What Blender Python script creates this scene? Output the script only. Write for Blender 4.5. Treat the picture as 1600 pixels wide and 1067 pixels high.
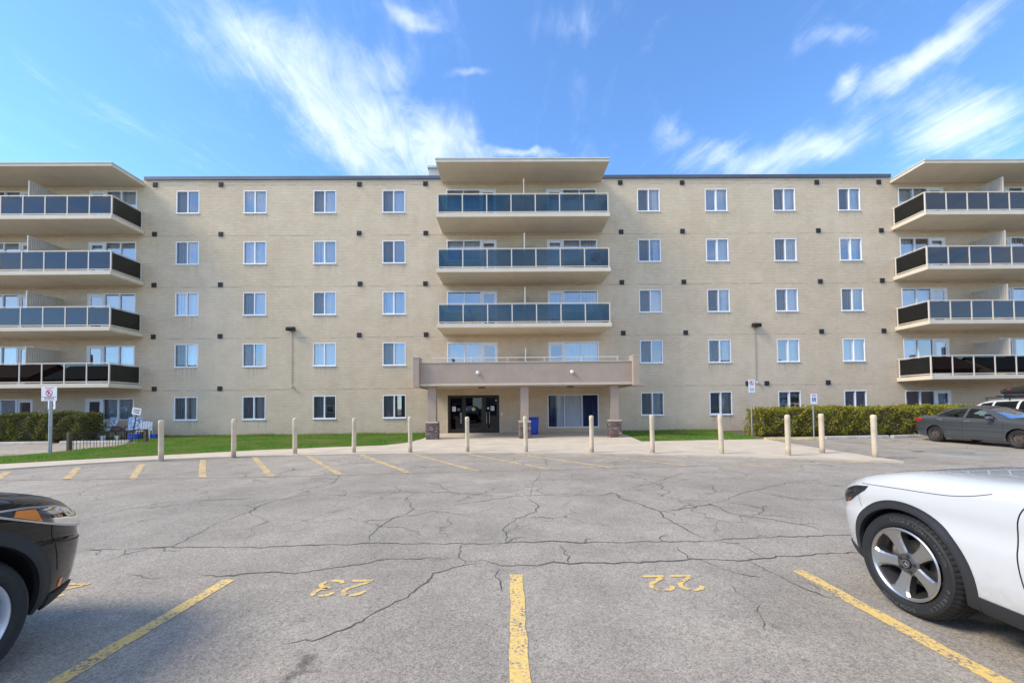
import bpy, bmesh, math, random
import numpy as np
from mathutils import Vector, Matrix
from mathutils.bvhtree import BVHTree
R = math.radians
random.seed(7)
rng = np.random.default_rng(7)
for o in list(bpy.data.objects):
    bpy.data.objects.remove(o)
scene = bpy.context.scene
C = scene.collection

# ------------------------------------------------------------------ camera
FPX, CAMH = 620.0, 1.56
YAW, TILT, ROLL = R(0.648), R(1.4955), R(-0.590)
CYP = 636 - FPX * math.tan(TILT)
_r = Vector((math.cos(YAW), -math.sin(YAW), 0)); _f = Vector((math.sin(YAW), math.cos(YAW), 0)); _u = Vector((0, 0, 1))
FW = _f * math.cos(TILT) + _u * math.sin(TILT)
_u2 = -_f * math.sin(TILT) + _u * math.cos(TILT)
RT = _r * math.cos(ROLL) + _u2 * math.sin(ROLL)
UP = -_r * math.sin(ROLL) + _u2 * math.cos(ROLL)
cam = bpy.data.cameras.new('camera')
cam.sensor_width = 36; cam.lens = 36 * FPX / 1600
cam.shift_y = (CYP - 533.5) / 1600
cam.clip_end = 3000; cam.clip_start = 0.05
camo = bpy.data.objects.new('camera', cam); C.objects.link(camo)
M = Matrix(((RT.x, UP.x, -FW.x, 0), (RT.y, UP.y, -FW.y, 0), (RT.z, UP.z, -FW.z, CAMH), (0, 0, 0, 1)))
camo.matrix_world = M
scene.camera = camo

def G(px, py, z=0.0):
    """ground point seen at a photo pixel"""
    d = RT * ((px - 800) / FPX) - UP * ((py - CYP) / FPX) + FW
    t = (z - CAMH) / d.z
    return d.x * t, d.y * t

# ------------------------------------------------------------------ world and sun
SUN_EL, SUN_AZ = R(43), R(-15)         # from the left (-X), a little in front of the facade plane
sun_dir = Vector((-math.cos(SUN_AZ) * math.cos(SUN_EL), math.sin(SUN_AZ) * math.cos(SUN_EL), math.sin(SUN_EL)))
world = bpy.data.worlds.new('World'); scene.world = world; world.use_nodes = True
nt = world.node_tree; nt.nodes.clear()
def N(tree, typ, **kw):
    n = tree.nodes.new(typ)
    for k, v in kw.items():
        if k.startswith('i_'):
            n.inputs[k[2:].replace('_', ' ')].default_value = v
        else:
            setattr(n, k, v)
    return n
def math_node(tree, op, a, b=None, clamp=False):
    n = tree.nodes.new('ShaderNodeMath'); n.operation = op; n.use_clamp = clamp
    for i, v in enumerate((a, b)):
        if v is None: continue
        if isinstance(v, (int, float)): n.inputs[i].default_value = v
        else: tree.links.new(v, n.inputs[i])
    return n.outputs[0]
def smooth(tree, v, a, b, o0=0.0, o1=1.0):
    n = tree.nodes.new('ShaderNodeMapRange'); n.interpolation_type = 'SMOOTHSTEP'
    tree.links.new(v, n.inputs[0])
    for i, q in enumerate((a, b, o0, o1)): n.inputs[i + 1].default_value = q
    return n.outputs[0]
sky = N(nt, 'ShaderNodeTexSky', sky_type='NISHITA', sun_disc=False, sun_elevation=SUN_EL,
        sun_rotation=R(270) + SUN_AZ, air_density=0.85, dust_density=0.0, ozone_density=3.5)
hsv = N(nt, 'ShaderNodeHueSaturation'); hsv.inputs['Saturation'].default_value = 1.0; hsv.inputs['Value'].default_value = 1.0
nt.links.new(sky.outputs[0], hsv.inputs['Color'])
tc = N(nt, 'ShaderNodeTexCoord')
sep = N(nt, 'ShaderNodeSeparateXYZ'); nt.links.new(tc.outputs['Generated'], sep.inputs[0])
zc = math_node(nt, 'MAXIMUM', sep.outputs[2], 0.06)
pl = N(nt, 'ShaderNodeCombineXYZ')
nt.links.new(math_node(nt, 'DIVIDE', sep.outputs[0], zc), pl.inputs[0])
nt.links.new(math_node(nt, 'DIVIDE', sep.outputs[1], zc), pl.inputs[1])
mp = N(nt, 'ShaderNodeMapping'); mp.inputs['Rotation'].default_value = (0, 0, R(38)); mp.inputs['Scale'].default_value = (1.0, 0.42, 1)
nt.links.new(pl.outputs[0], mp.inputs[0])
n1 = N(nt, 'ShaderNodeTexNoise', i_Scale=2.6, i_Detail=9.0, i_Roughness=0.62, i_Distortion=0.9)
nt.links.new(mp.outputs[0], n1.inputs['Vector'])
n2 = N(nt, 'ShaderNodeTexNoise', i_Scale=7.0, i_Detail=9.0, i_Roughness=0.72, i_Distortion=1.2)
nt.links.new(mp.outputs[0], n2.inputs['Vector'])
n3 = N(nt, 'ShaderNodeTexNoise', i_Scale=0.7, i_Detail=2.0)
nt.links.new(pl.outputs[0], n3.inputs['Vector'])
# cirrus banks: ellipses on the sky in (east/north, up/north) slopes
st = N(nt, 'ShaderNodeCombineXYZ')
ysafe = math_node(nt, 'MAXIMUM', sep.outputs[1], 0.02)
nt.links.new(math_node(nt, 'DIVIDE', sep.outputs[0], ysafe), st.inputs[0])
nt.links.new(math_node(nt, 'DIVIDE', sep.outputs[2], ysafe), st.inputs[1])
wob = N(nt, 'ShaderNodeTexNoise', i_Scale=3.0, i_Detail=4.0, i_Roughness=0.6)
nt.links.new(st.outputs[0], wob.inputs['Vector'])
wv = N(nt, 'ShaderNodeVectorMath', operation='MULTIPLY_ADD')
nt.links.new(wob.outputs['Color'], wv.inputs[0]); wv.inputs[1].default_value = (0.22, 0.22, 0); nt.links.new(st.outputs[0], wv.inputs[2])
def px_st(px, py):
    d = RT * ((px - 800) / FPX) - UP * ((py - CYP) / FPX) + FW
    return d.x / d.y + 0.11, d.z / d.y + 0.11
blobs = [  # px centre, half axes in px, rotation deg (image, counter-clockwise), weight
    (410, 55, 175, 80, -42, 0.36), (520, 150, 230, 85, -48, 0.40), (660, 235, 150, 60, -20, 0.36),
    (590, 110, 60, 45, 0, 0.22), (800, 242, 80, 12, 0, 0.36), (640, 12, 55, 18, -15, 0.26), (730, 126, 35, 12, 0, 0.2),
    (1450, 90, 170, 32, 38, 0.36), (1320, 140, 42, 26, 40, 0.30), (1310, 62, 80, 24, 10, 0.2),
    (1500, 200, 150, 62, 22, 0.46), (1290, 235, 150, 36, 5, 0.30), (1310, 228, 26, 12, -25, 0.3),
    (1140, 240, 110, 40, 0, 0.26), (1060, 205, 60, 40, -20, 0.16), (1600, 90, 20, 30, 0, 0.3), (850, 30, 80, 40, 0, 0.13)]
acc = None
for (bx_, by_, ra, rb, ang, wgt) in blobs:
    s, t = px_st(bx_, by_)
    m = N(nt, 'ShaderNodeMapping', vector_type='TEXTURE')
    m.inputs['Location'].default_value = (s, t, 0); m.inputs['Rotation'].default_value = (0, 0, R(ang))
    m.inputs['Scale'].default_value = (ra / FPX * 1.25, rb / FPX * 1.25, 1)
    nt.links.new(wv.outputs[0], m.inputs[0])
    ln = N(nt, 'ShaderNodeVectorMath', operation='LENGTH'); nt.links.new(m.outputs[0], ln.inputs[0])
    v = smooth(nt, ln.outputs['Value'], 1.15, 0.0, 0.0, wgt)
    acc = v if acc is None else math_node(nt, 'MAXIMUM', acc, v)
front = smooth(nt, sep.outputs[1], 0.05, 0.25)
back = math_node(nt, 'SUBTRACT', 1.0, front)
bank = math_node(nt, 'ADD', math_node(nt, 'MULTIPLY', acc, front), math_node(nt, 'MULTIPLY', back, math_node(nt, 'MULTIPLY', n3.outputs['Fac'], 0.6)))
tot = math_node(nt, 'ADD', math_node(nt, 'ADD', math_node(nt, 'MULTIPLY', n1.outputs['Fac'], 0.72), math_node(nt, 'MULTIPLY', n2.outputs['Fac'], 0.48)), bank)
mask = smooth(nt, tot, 0.61, 1.25, 0.0, 0.76)
mixc = N(nt, 'ShaderNodeMixRGB'); nt.links.new(mask, mixc.inputs[0])
deep = N(nt, 'ShaderNodeVectorMath', operation='MULTIPLY'); nt.links.new(hsv.outputs[0], deep.inputs[0]); deep.inputs[1].default_value = (0.69, 0.875, 1.0)
nt.links.new(deep.outputs[0], mixc.inputs[1])
mixc.inputs[2].default_value = (3.9, 4.1, 4.6, 1)
bg = N(nt, 'ShaderNodeBackground'); bg.inputs['Strength'].default_value = 0.13
nt.links.new(mixc.outputs[0], bg.inputs[0])
wo = N(nt, 'ShaderNodeOutputWorld'); nt.links.new(bg.outputs[0], wo.inputs[0])

sl = bpy.data.lights.new('sun', 'SUN'); sl.energy = 1.5; sl.angle = R(20.0); sl.color = (1.0, 0.90, 0.73)
so = bpy.data.objects.new('sun', sl); C.objects.link(so)
so.rotation_euler = sun_dir.to_track_quat('Z', 'Y').to_euler(); so.location = sun_dir * 60

scene.view_settings.view_transform = 'Standard'; scene.view_settings.look = 'None'
scene.view_settings.gamma = 1.0; scene.view_settings.use_curve_mapping = False
scene.view_settings.exposure = 1.54
scene.render.engine = 'CYCLES'
scene.cycles.max_bounces = 8; scene.cycles.transparent_max_bounces = 16

# ------------------------------------------------------------------ materials
MATS = {}
def mat(name, col, rough=0.6, metal=0.0, noise=None, bump=None, spec=0.5, coat=0.0):
    """noise=(scale, amount[, detail]) colour mottling; bump=(scale, strength)"""
    m = bpy.data.materials.new(name); m.use_nodes = True
    t = m.node_tree; b = t.nodes['Principled BSDF']
    b.inputs['Base Color'].default_value = (*col, 1); b.inputs['Roughness'].default_value = rough
    b.inputs['Metallic'].default_value = metal; b.inputs['Specular IOR Level'].default_value = spec
    if coat: b.inputs['Coat Weight'].default_value = coat; b.inputs['Coat Roughness'].default_value = 0.03
    tcn = N(t, 'ShaderNodeTexCoord')
    if noise:
        nn = N(t, 'ShaderNodeTexNoise', i_Scale=noise[0], i_Detail=noise[2] if len(noise) > 2 else 6.0, i_Roughness=0.65)
        t.links.new(tcn.outputs['Object'], nn.inputs['Vector'])
        k = smooth(t, nn.outputs['Fac'], 0.25, 0.75, 1 - noise[1], 1 + noise[1])
        mx = N(t, 'ShaderNodeVectorMath', operation='SCALE'); mx.inputs[0].default_value = col
        t.links.new(k, mx.inputs['Scale']); t.links.new(mx.outputs[0], b.inputs['Base Color'])
    if bump:
        bn = N(t, 'ShaderNodeTexNoise', i_Scale=bump[0], i_Detail=5.0)
        t.links.new(tcn.outputs['Object'], bn.inputs['Vector'])
        bp = N(t, 'ShaderNodeBump', i_Strength=bump[1], i_Distance=0.01)
        t.links.new(bn.outputs['Fac'], bp.inputs['Height']); t.links.new(bp.outputs[0], b.inputs['Normal'])
    MATS[name] = m
    return m

def make_brick():
    m = bpy.data.materials.new('buff_brick'); m.use_nodes = True; t = m.node_tree; b = t.nodes['Principled BSDF']
    tcn = N(t, 'ShaderNodeTexCoord'); s = N(t, 'ShaderNodeSeparateXYZ'); t.links.new(tcn.outputs['Object'], s.inputs[0])
    cv = N(t, 'ShaderNodeCombineXYZ')
    t.links.new(math_node(t, 'ADD', s.outputs[0], s.outputs[1]), cv.inputs[0]); t.links.new(s.outputs[2], cv.inputs[1])
    br = N(t, 'ShaderNodeTexBrick', offset=0.5)
    br.inputs['Scale'].default_value = 1.0; br.inputs['Brick Width'].default_value = 0.25; br.inputs['Row Height'].default_value = 0.083
    br.inputs['Mortar Size'].default_value = 0.008; br.inputs['Mortar Smooth'].default_value = 0.2; br.inputs['Bias'].default_value = 0.0
    br.inputs['Color1'].default_value = (0.72, 0.56, 0.385, 1); br.inputs['Color2'].default_value = (0.64, 0.505, 0.335, 1)
    br.inputs['Mortar'].default_value = (0.48, 0.39, 0.285, 1)
    t.links.new(cv.outputs[0], br.inputs['Vector'])
    # per-brick spread and weathering
    big = N(t, 'ShaderNodeTexNoise', i_Scale=0.16, i_Detail=5.0, i_Roughness=0.6); t.links.new(tcn.outputs['Object'], big.inputs['Vector'])
    mid = N(t, 'ShaderNodeTexNoise', i_Scale=1.3, i_Detail=7.0, i_Roughness=0.7); t.links.new(tcn.outputs['Object'], mid.inputs['Vector'])
    mps = N(t, 'ShaderNodeMapping'); mps.inputs['Scale'].default_value = (2.2, 2.2, 0.22); t.links.new(tcn.outputs['Object'], mps.inputs[0])
    strk = N(t, 'ShaderNodeTexNoise', i_Scale=1.0, i_Detail=5.0, i_Roughness=0.6); t.links.new(mps.outputs[0], strk.inputs['Vector'])
    k = math_node(t, 'MULTIPLY', smooth(t, big.outputs['Fac'], 0.3, 0.7, 0.93, 1.07), smooth(t, mid.outputs['Fac'], 0.3, 0.7, 0.95, 1.04))
    k = math_node(t, 'MULTIPLY', k, smooth(t, strk.outputs['Fac'], 0.35, 0.72, 1.01, 0.97))
    g = N(t, 'ShaderNodeMixRGB', blend_type='MIX'); t.links.new(smooth(t, big.outputs['Fac'], 0.35, 0.65, 0.0, 0.4), g.inputs[0])
    t.links.new(br.outputs['Color'], g.inputs[1]); g.inputs[2].default_value = (0.64, 0.53, 0.395, 1)
    # damp, rusty splash zone low on the wall and soot lines at the floor slabs
    low = math_node(t, 'MULTIPLY', smooth(t, s.outputs[2], 0.75, 0.1), smooth(t, mid.outputs['Fac'], 0.4, 0.65, 0.0, 0.55))
    g2 = N(t, 'ShaderNodeMixRGB'); t.links.new(low, g2.inputs[0]); t.links.new(g.outputs[0], g2.inputs[1]); g2.inputs[2].default_value = (0.42, 0.27, 0.14, 1)
    fl = math_node(t, 'FRACT', math_node(t, 'DIVIDE', math_node(t, 'SUBTRACT', s.outputs[2], 2.62), 2.78))
    line = math_node(t, 'MULTIPLY', smooth(t, math_node(t, 'ABSOLUTE', math_node(t, 'SUBTRACT', fl, 0.5)), 0.475, 0.5), smooth(t, mid.outputs['Fac'], 0.42, 0.6, 0.0, 0.3))
    k = math_node(t, 'MULTIPLY', k, math_node(t, 'SUBTRACT', 1.0, line))
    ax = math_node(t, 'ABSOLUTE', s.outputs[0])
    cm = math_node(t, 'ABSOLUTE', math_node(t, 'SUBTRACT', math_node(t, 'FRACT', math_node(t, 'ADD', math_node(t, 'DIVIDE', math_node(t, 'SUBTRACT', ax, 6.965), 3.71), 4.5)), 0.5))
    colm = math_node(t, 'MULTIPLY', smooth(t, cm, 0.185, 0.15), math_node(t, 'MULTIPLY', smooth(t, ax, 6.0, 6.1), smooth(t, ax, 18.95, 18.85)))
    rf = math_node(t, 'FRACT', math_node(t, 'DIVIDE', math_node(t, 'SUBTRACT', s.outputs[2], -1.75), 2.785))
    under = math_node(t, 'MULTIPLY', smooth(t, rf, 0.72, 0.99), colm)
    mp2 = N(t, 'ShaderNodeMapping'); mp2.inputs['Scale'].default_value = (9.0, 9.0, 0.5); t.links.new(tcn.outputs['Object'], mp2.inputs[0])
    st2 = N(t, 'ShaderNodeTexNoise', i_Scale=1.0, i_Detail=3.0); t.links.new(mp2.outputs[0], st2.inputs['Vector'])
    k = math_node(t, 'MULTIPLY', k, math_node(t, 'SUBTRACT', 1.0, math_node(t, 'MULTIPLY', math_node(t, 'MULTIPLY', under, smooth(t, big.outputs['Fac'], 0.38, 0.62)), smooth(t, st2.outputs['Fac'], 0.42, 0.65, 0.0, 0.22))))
    sc = N(t, 'ShaderNodeVectorMath', operation='SCALE'); t.links.new(g2.outputs[0], sc.inputs[0]); t.links.new(k, sc.inputs['Scale'])
    t.links.new(sc.outputs[0], b.inputs['Base Color']); b.inputs['Roughness'].default_value = 0.85; b.inputs['Specular IOR Level'].default_value = 0.25
    bp = N(t, 'ShaderNodeBump', i_Strength=0.6, i_Distance=0.01); bp.invert = True
    t.links.new(br.outputs['Fac'], bp.inputs['Height']); t.links.new(bp.outputs[0], b.inputs['Normal'])
    MATS['brick'] = m
make_brick()

def make_asphalt():
    m = bpy.data.materials.new('old_asphalt'); m.use_nodes = True; t = m.node_tree; b = t.nodes['Principled BSDF']
    tcn = N(t, 'ShaderNodeTexCoord'); ob = tcn.outputs['Object']
    agg = N(t, 'ShaderNodeTexVoronoi', i_Scale=130.0); t.links.new(ob, agg.inputs['Vector'])
    ag2 = N(t, 'ShaderNodeTexVoronoi', i_Scale=52.0); t.links.new(ob, ag2.inputs['Vector'])
    fine = N(t, 'ShaderNodeTexNoise', i_Scale=75.0, i_Detail=5.0, i_Roughness=0.75); t.links.new(ob, fine.inputs['Vector'])
    mid = N(t, 'ShaderNodeTexNoise', i_Scale=1.1, i_Detail=8.0, i_Roughness=0.68); t.links.new(ob, mid.inputs['Vector'])
    big = N(t, 'ShaderNodeTexNoise', i_Scale=0.22, i_Detail=5.0, i_Roughness=0.6); t.links.new(ob, big.inputs['Vector'])
    spots = N(t, 'ShaderNodeTexNoise', i_Scale=3.4, i_Detail=4.0, i_Roughness=0.6); t.links.new(ob, spots.inputs['Vector'])
    sepc = N(t, 'ShaderNodeSeparateColor'); t.links.new(agg.outputs['Color'], sepc.inputs[0])
    sepd = N(t, 'ShaderNodeSeparateColor'); t.links.new(ag2.outputs['Color'], sepd.inputs[0])
    ramp = N(t, 'ShaderNodeValToRGB'); e = ramp.color_ramp.elements
    e[0].position = 0.0; e[0].color = (0.128, 0.11, 0.088, 1); e[1].position = 1.0; e[1].color = (0.69, 0.595, 0.47, 1)
    for pos, c in ((0.22, (0.228, 0.198, 0.161)), (0.6, (0.368, 0.322, 0.263)), (0.9, (0.466, 0.404, 0.328))):
        q = e.new(pos); q.color = (*c, 1)
    mixv = math_node(t, 'ADD', math_node(t, 'MULTIPLY', sepc.outputs[0], 0.55), math_node(t, 'MULTIPLY', sepd.outputs[1], 0.25))
    mixv = math_node(t, 'ADD', mixv, math_node(t, 'MULTIPLY', smooth(t, fine.outputs['Fac'], 0.25, 0.75), 0.2))
    t.links.new(mixv, ramp.inputs[0])
    k = math_node(t, 'MULTIPLY', smooth(t, mid.outputs['Fac'], 0.28, 0.72, 0.84, 1.13), smooth(t, big.outputs['Fac'], 0.32, 0.68, 0.88, 1.11))
    # oil drips where cars stand: between the stall lines near the front
    s = N(t, 'ShaderNodeSeparateXYZ'); t.links.new(ob, s.inputs[0])
    stall = math_node(t, 'MULTIPLY', smooth(t, s.outputs[1], 3.3, 2.6), smooth(t, math_node(t, 'ABSOLUTE', math_node(t, 'SUBTRACT', math_node(t, 'ABSOLUTE', math_node(t, 'SUBTRACT', s.outputs[0], 0.05)), 1.35)), 0.75, 0.3))
    oil = math_node(t, 'MULTIPLY', smooth(t, spots.outputs['Fac'], 0.56, 0.70), stall)
    k = math_node(t, 'MULTIPLY', k, math_node(t, 'SUBTRACT', 1.0, math_node(t, 'MULTIPLY', oil, 0.5)))
    # fine crazing
    dis = N(t, 'ShaderNodeTexNoise', i_Scale=1.6, i_Detail=5.0); t.links.new(ob, dis.inputs['Vector'])
    wv = N(t, 'ShaderNodeVectorMath', operation='MULTIPLY_ADD'); t.links.new(dis.outputs['Color'], wv.inputs[0]); wv.inputs[1].default_value = (0.9, 0.9, 0); t.links.new(ob, wv.inputs[2])
    vor = N(t, 'ShaderNodeTexVoronoi', feature='DISTANCE_TO_EDGE', i_Scale=0.62); t.links.new(wv.outputs[0], vor.inputs['Vector'])
    on = N(t, 'ShaderNodeTexNoise', i_Scale=0.5, i_Detail=3.0); t.links.new(ob, on.inputs['Vector'])
    far = smooth(t, s.outputs[1], 4.0, 6.0)
    cr = math_node(t, 'MULTIPLY', math_node(t, 'MULTIPLY', smooth(t, vor.outputs['Distance'], 0.009, 0.002), smooth(t, on.outputs['Fac'], 0.40, 0.52)), far)
    k = math_node(t, 'MULTIPLY', k, math_node(t, 'SUBTRACT', 1.0, math_node(t, 'MULTIPLY', cr, 0.5)))
    vo2 = N(t, 'ShaderNodeTexVoronoi', feature='DISTANCE_TO_EDGE', i_Scale=1.7); t.links.new(wv.outputs[0], vo2.inputs['Vector'])
    cr2 = math_node(t, 'MULTIPLY', math_node(t, 'MULTIPLY', smooth(t, vo2.outputs['Distance'], 0.02, 0.004), smooth(t, mid.outputs['Fac'], 0.50, 0.60)), smooth(t, s.outputs[1], 4.5, 7.0))
    k = math_node(t, 'MULTIPLY', k, math_node(t, 'SUBTRACT', 1.0, math_node(t, 'MULTIPLY', cr2, 0.34)))
    sc = N(t, 'ShaderNodeVectorMath', operation='SCALE'); t.links.new(ramp.outputs[0], sc.inputs[0]); t.links.new(k, sc.inputs['Scale'])
    t.links.new(sc.outputs[0], b.inputs['Base Color']); b.inputs['Roughness'].default_value = 0.88; b.inputs['Specular IOR Level'].default_value = 0.3
    bp = N(t, 'ShaderNodeBump', i_Strength=0.55, i_Distance=0.006); t.links.new(mixv, bp.inputs['Height']); t.links.new(bp.outputs[0], b.inputs['Normal'])
    MATS['asphalt'] = m
make_asphalt()

def make_paint(name, col, wear0, wear1, base=(0.31, 0.265, 0.215)):
    m = bpy.data.materials.new(name); m.use_nodes = True; t = m.node_tree; b = t.nodes['Principled BSDF']
    tcn = N(t, 'ShaderNodeTexCoord'); ob = tcn.outputs['Object']
    a = N(t, 'ShaderNodeTexNoise', i_Scale=45.0, i_Detail=5.0, i_Roughness=0.7); t.links.new(ob, a.inputs['Vector'])
    c = N(t, 'ShaderNodeTexNoise', i_Scale=4.0, i_Detail=6.0, i_Roughness=0.7); t.links.new(ob, c.inputs['Vector'])
    v = math_node(t, 'ADD', math_node(t, 'MULTIPLY', a.outputs['Fac'], 0.55), math_node(t, 'MULTIPLY', c.outputs['Fac'], 0.45))
    f = smooth(t, v, wear0, wear1)
    mx = N(t, 'ShaderNodeMixRGB'); t.links.new(f, mx.inputs[0]); mx.inputs[1].default_value = (*base, 1)
    k = N(t, 'ShaderNodeVectorMath', operation='SCALE'); k.inputs[0].default_value = col; t.links.new(smooth(t, a.outputs['Fac'], 0.3, 0.7, 0.82, 1.1), k.inputs['Scale'])
    t.links.new(k.outputs[0], mx.inputs[2]); t.links.new(mx.outputs[0], b.inputs['Base Color']); b.inputs['Roughness'].default_value = 0.8
    al = N(t, 'ShaderNodeBsdfTransparent'); ms = N(t, 'ShaderNodeMixShader'); out = t.nodes['Material Output']
    t.links.new(smooth(t, v, wear0 - 0.06, wear0 + 0.02), ms.inputs[0]); t.links.new(al.outputs[0], ms.inputs[1]); t.links.new(b.outputs[0], ms.inputs[2])
    t.links.new(ms.outputs[0], out.inputs[0])
    MATS[name] = m
make_paint('yellow_paint', (0.72, 0.49, 0.16), 0.43, 0.50)
make_paint('faded_yellow_paint', (0.62, 0.43, 0.17), 0.43, 0.55)
make_paint('very_faded_yellow_paint', (0.36, 0.30, 0.19), 0.50, 0.62)
make_paint('faded_blue_paint', (0.19, 0.33, 0.36), 0.47, 0.60)

def make_glass(name, tint, ior, gloss=(0.92, 0.96, 1.0), rough=0.0, base=0.0):
    m = bpy.data.materials.new(name); m.use_nodes = True; t = m.node_tree; t.nodes.remove(t.nodes['Principled BSDF'])
    fr = N(t, 'ShaderNodeFresnel'); fr.inputs['IOR'].default_value = ior
    tr = N(t, 'ShaderNodeBsdfTransparent'); tr.inputs[0].default_value = (*tint, 1)
    gl = N(t, 'ShaderNodeBsdfGlossy'); gl.inputs['Color'].default_value = (*gloss, 1); gl.inputs['Roughness'].default_value = rough
    ms = N(t, 'ShaderNodeMixShader')
    t.links.new(math_node(t, 'ADD', fr.outputs[0], base, clamp=True), ms.inputs[0]); t.links.new(tr.outputs[0], ms.inputs[1]); t.links.new(gl.outputs[0], ms.inputs[2])
    t.links.new(ms.outputs[0], t.nodes['Material Output'].inputs[0])
    MATS[name] = m
make_glass('window_glass', (0.88, 0.95, 0.98), 1.9, base=0.16)
make_glass('balcony_glass', (0.19, 0.34, 0.39), 1.5, base=0.025)
make_glass('door_glass', (0.25, 0.25, 0.25), 1.5)
make_glass('car_glass', (0.45, 0.55, 0.55), 1.55)
make_glass('dark_car_glass', (0.06, 0.07, 0.08), 1.55)
make_glass('lamp_lens', (0.88, 0.9, 0.92), 1.22)

def make_screen():
    m = bpy.data.materials.new('insect_screen'); m.use_nodes = True; t = m.node_tree; b = t.nodes['Principled BSDF']
    b.inputs['Base Color'].default_value = (0.07, 0.08, 0.09, 1); b.inputs['Roughness'].default_value = 0.7
    tr = N(t, 'ShaderNodeBsdfTransparent'); ms = N(t, 'ShaderNodeMixShader'); ms.inputs[0].default_value = 0.4
    t.links.new(tr.outputs[0], ms.inputs[1]); t.links.new(b.outputs[0], ms.inputs[2]); t.links.new(ms.outputs[0], t.nodes['Material Output'].inputs[0])
    MATS['screen'] = m
make_screen()

def make_leaf(name, c1, c2, trans=0.35, c3=(0.16, 0.10, 0.04), pscale=2.2, pamt=0.6):
    m = bpy.data.materials.new(name); m.use_nodes = True; t = m.node_tree; b = t.nodes['Principled BSDF']
    g = N(t, 'ShaderNodeNewGeometry'); mx = N(t, 'ShaderNodeMixRGB'); t.links.new(g.outputs['Random Per Island'], mx.inputs[0])
    mx.inputs[1].default_value = (*c1, 1); mx.inputs[2].default_value = (*c2, 1)
    tcn = N(t, 'ShaderNodeTexCoord'); pn = N(t, 'ShaderNodeTexNoise', i_Scale=pscale, i_Detail=4.0, i_Roughness=0.65); t.links.new(tcn.outputs['Object'], pn.inputs['Vector'])
    m0 = mx; mx = N(t, 'ShaderNodeMixRGB'); t.links.new(smooth(t, pn.outputs['Fac'], 0.42, 0.68, 0.0, pamt), mx.inputs[0]); t.links.new(m0.outputs[0], mx.inputs[1]); mx.inputs[2].default_value = (*c3, 1)
    t.links.new(mx.outputs[0], b.inputs['Base Color']); b.inputs['Roughness'].default_value = 0.5; b.inputs['Specular IOR Level'].default_value = 0.3
    tr = N(t, 'ShaderNodeBsdfTranslucent'); t.links.new(mx.outputs[0], tr.inputs[0])
    ms = N(t, 'ShaderNodeMixShader'); ms.inputs[0].default_value = trans
    t.links.new(b.outputs[0], ms.inputs[1]); t.links.new(tr.outputs[0], ms.inputs[2]); t.links.new(ms.outputs[0], t.nodes['Material Output'].inputs[0])
    MATS[name] = m
make_leaf('hedge_leaf', (0.16, 0.20, 0.025), (0.52, 0.45, 0.055), 0.45, pamt=0.45)
make_leaf('hedge_leaf_dark', (0.07, 0.105, 0.02), (0.20, 0.21, 0.04))
make_leaf('grass_blade', (0.085, 0.21, 0.022), (0.22, 0.38, 0.05), 0.42, (0.34, 0.31, 0.10), 0.8, 0.8)

mat('soil_turf', (0.09, 0.15, 0.03), 0.95, noise=(2.0, 0.5), bump=(30, 0.8))
mat('dirt', (0.11, 0.085, 0.06), 0.95, noise=(5.0, 0.35), bump=(25, 0.8))
mat('concrete', (0.52, 0.44, 0.34), 0.85, noise=(1.2, 0.13, 10.0), bump=(60, 0.25))
mat('kerb_concrete', (0.40, 0.38, 0.34), 0.88, noise=(4.0, 0.2, 8.0), bump=(40, 0.5))
mat('yellow_kerb', (0.50, 0.40, 0.20), 0.85, noise=(6.0, 0.3, 8.0), bump=(40, 0.4))
mat('slab_paint', (0.65, 0.57, 0.445), 0.75, noise=(0.9, 0.07), bump=(50, 0.1))
mat('stucco', (0.38, 0.30, 0.23), 0.9, noise=(1.5, 0.08), bump=(120, 0.3))
mat('stucco_trim', (0.56, 0.465, 0.36), 0.85, noise=(2.0, 0.06))
mat('soffit', (0.54, 0.455, 0.35), 0.85, noise=(2.0, 0.06))
mat('flashing', (0.10, 0.11, 0.13), 0.5, metal=0.5, noise=(0.6, 0.15))
mat('light_flashing', (0.55, 0.55, 0.52), 0.5, noise=(1.0, 0.1))
mat('white_vinyl', (0.80, 0.80, 0.80), 0.45, noise=(4.0, 0.04))
mat('dark_bronze', (0.035, 0.028, 0.024), 0.4, metal=0.4)
mat('rail_paint', (0.66, 0.58, 0.48), 0.5, noise=(6.0, 0.06))
mat('partition_metal', (0.50, 0.45, 0.375), 0.6, noise=(2.0, 0.08))
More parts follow.
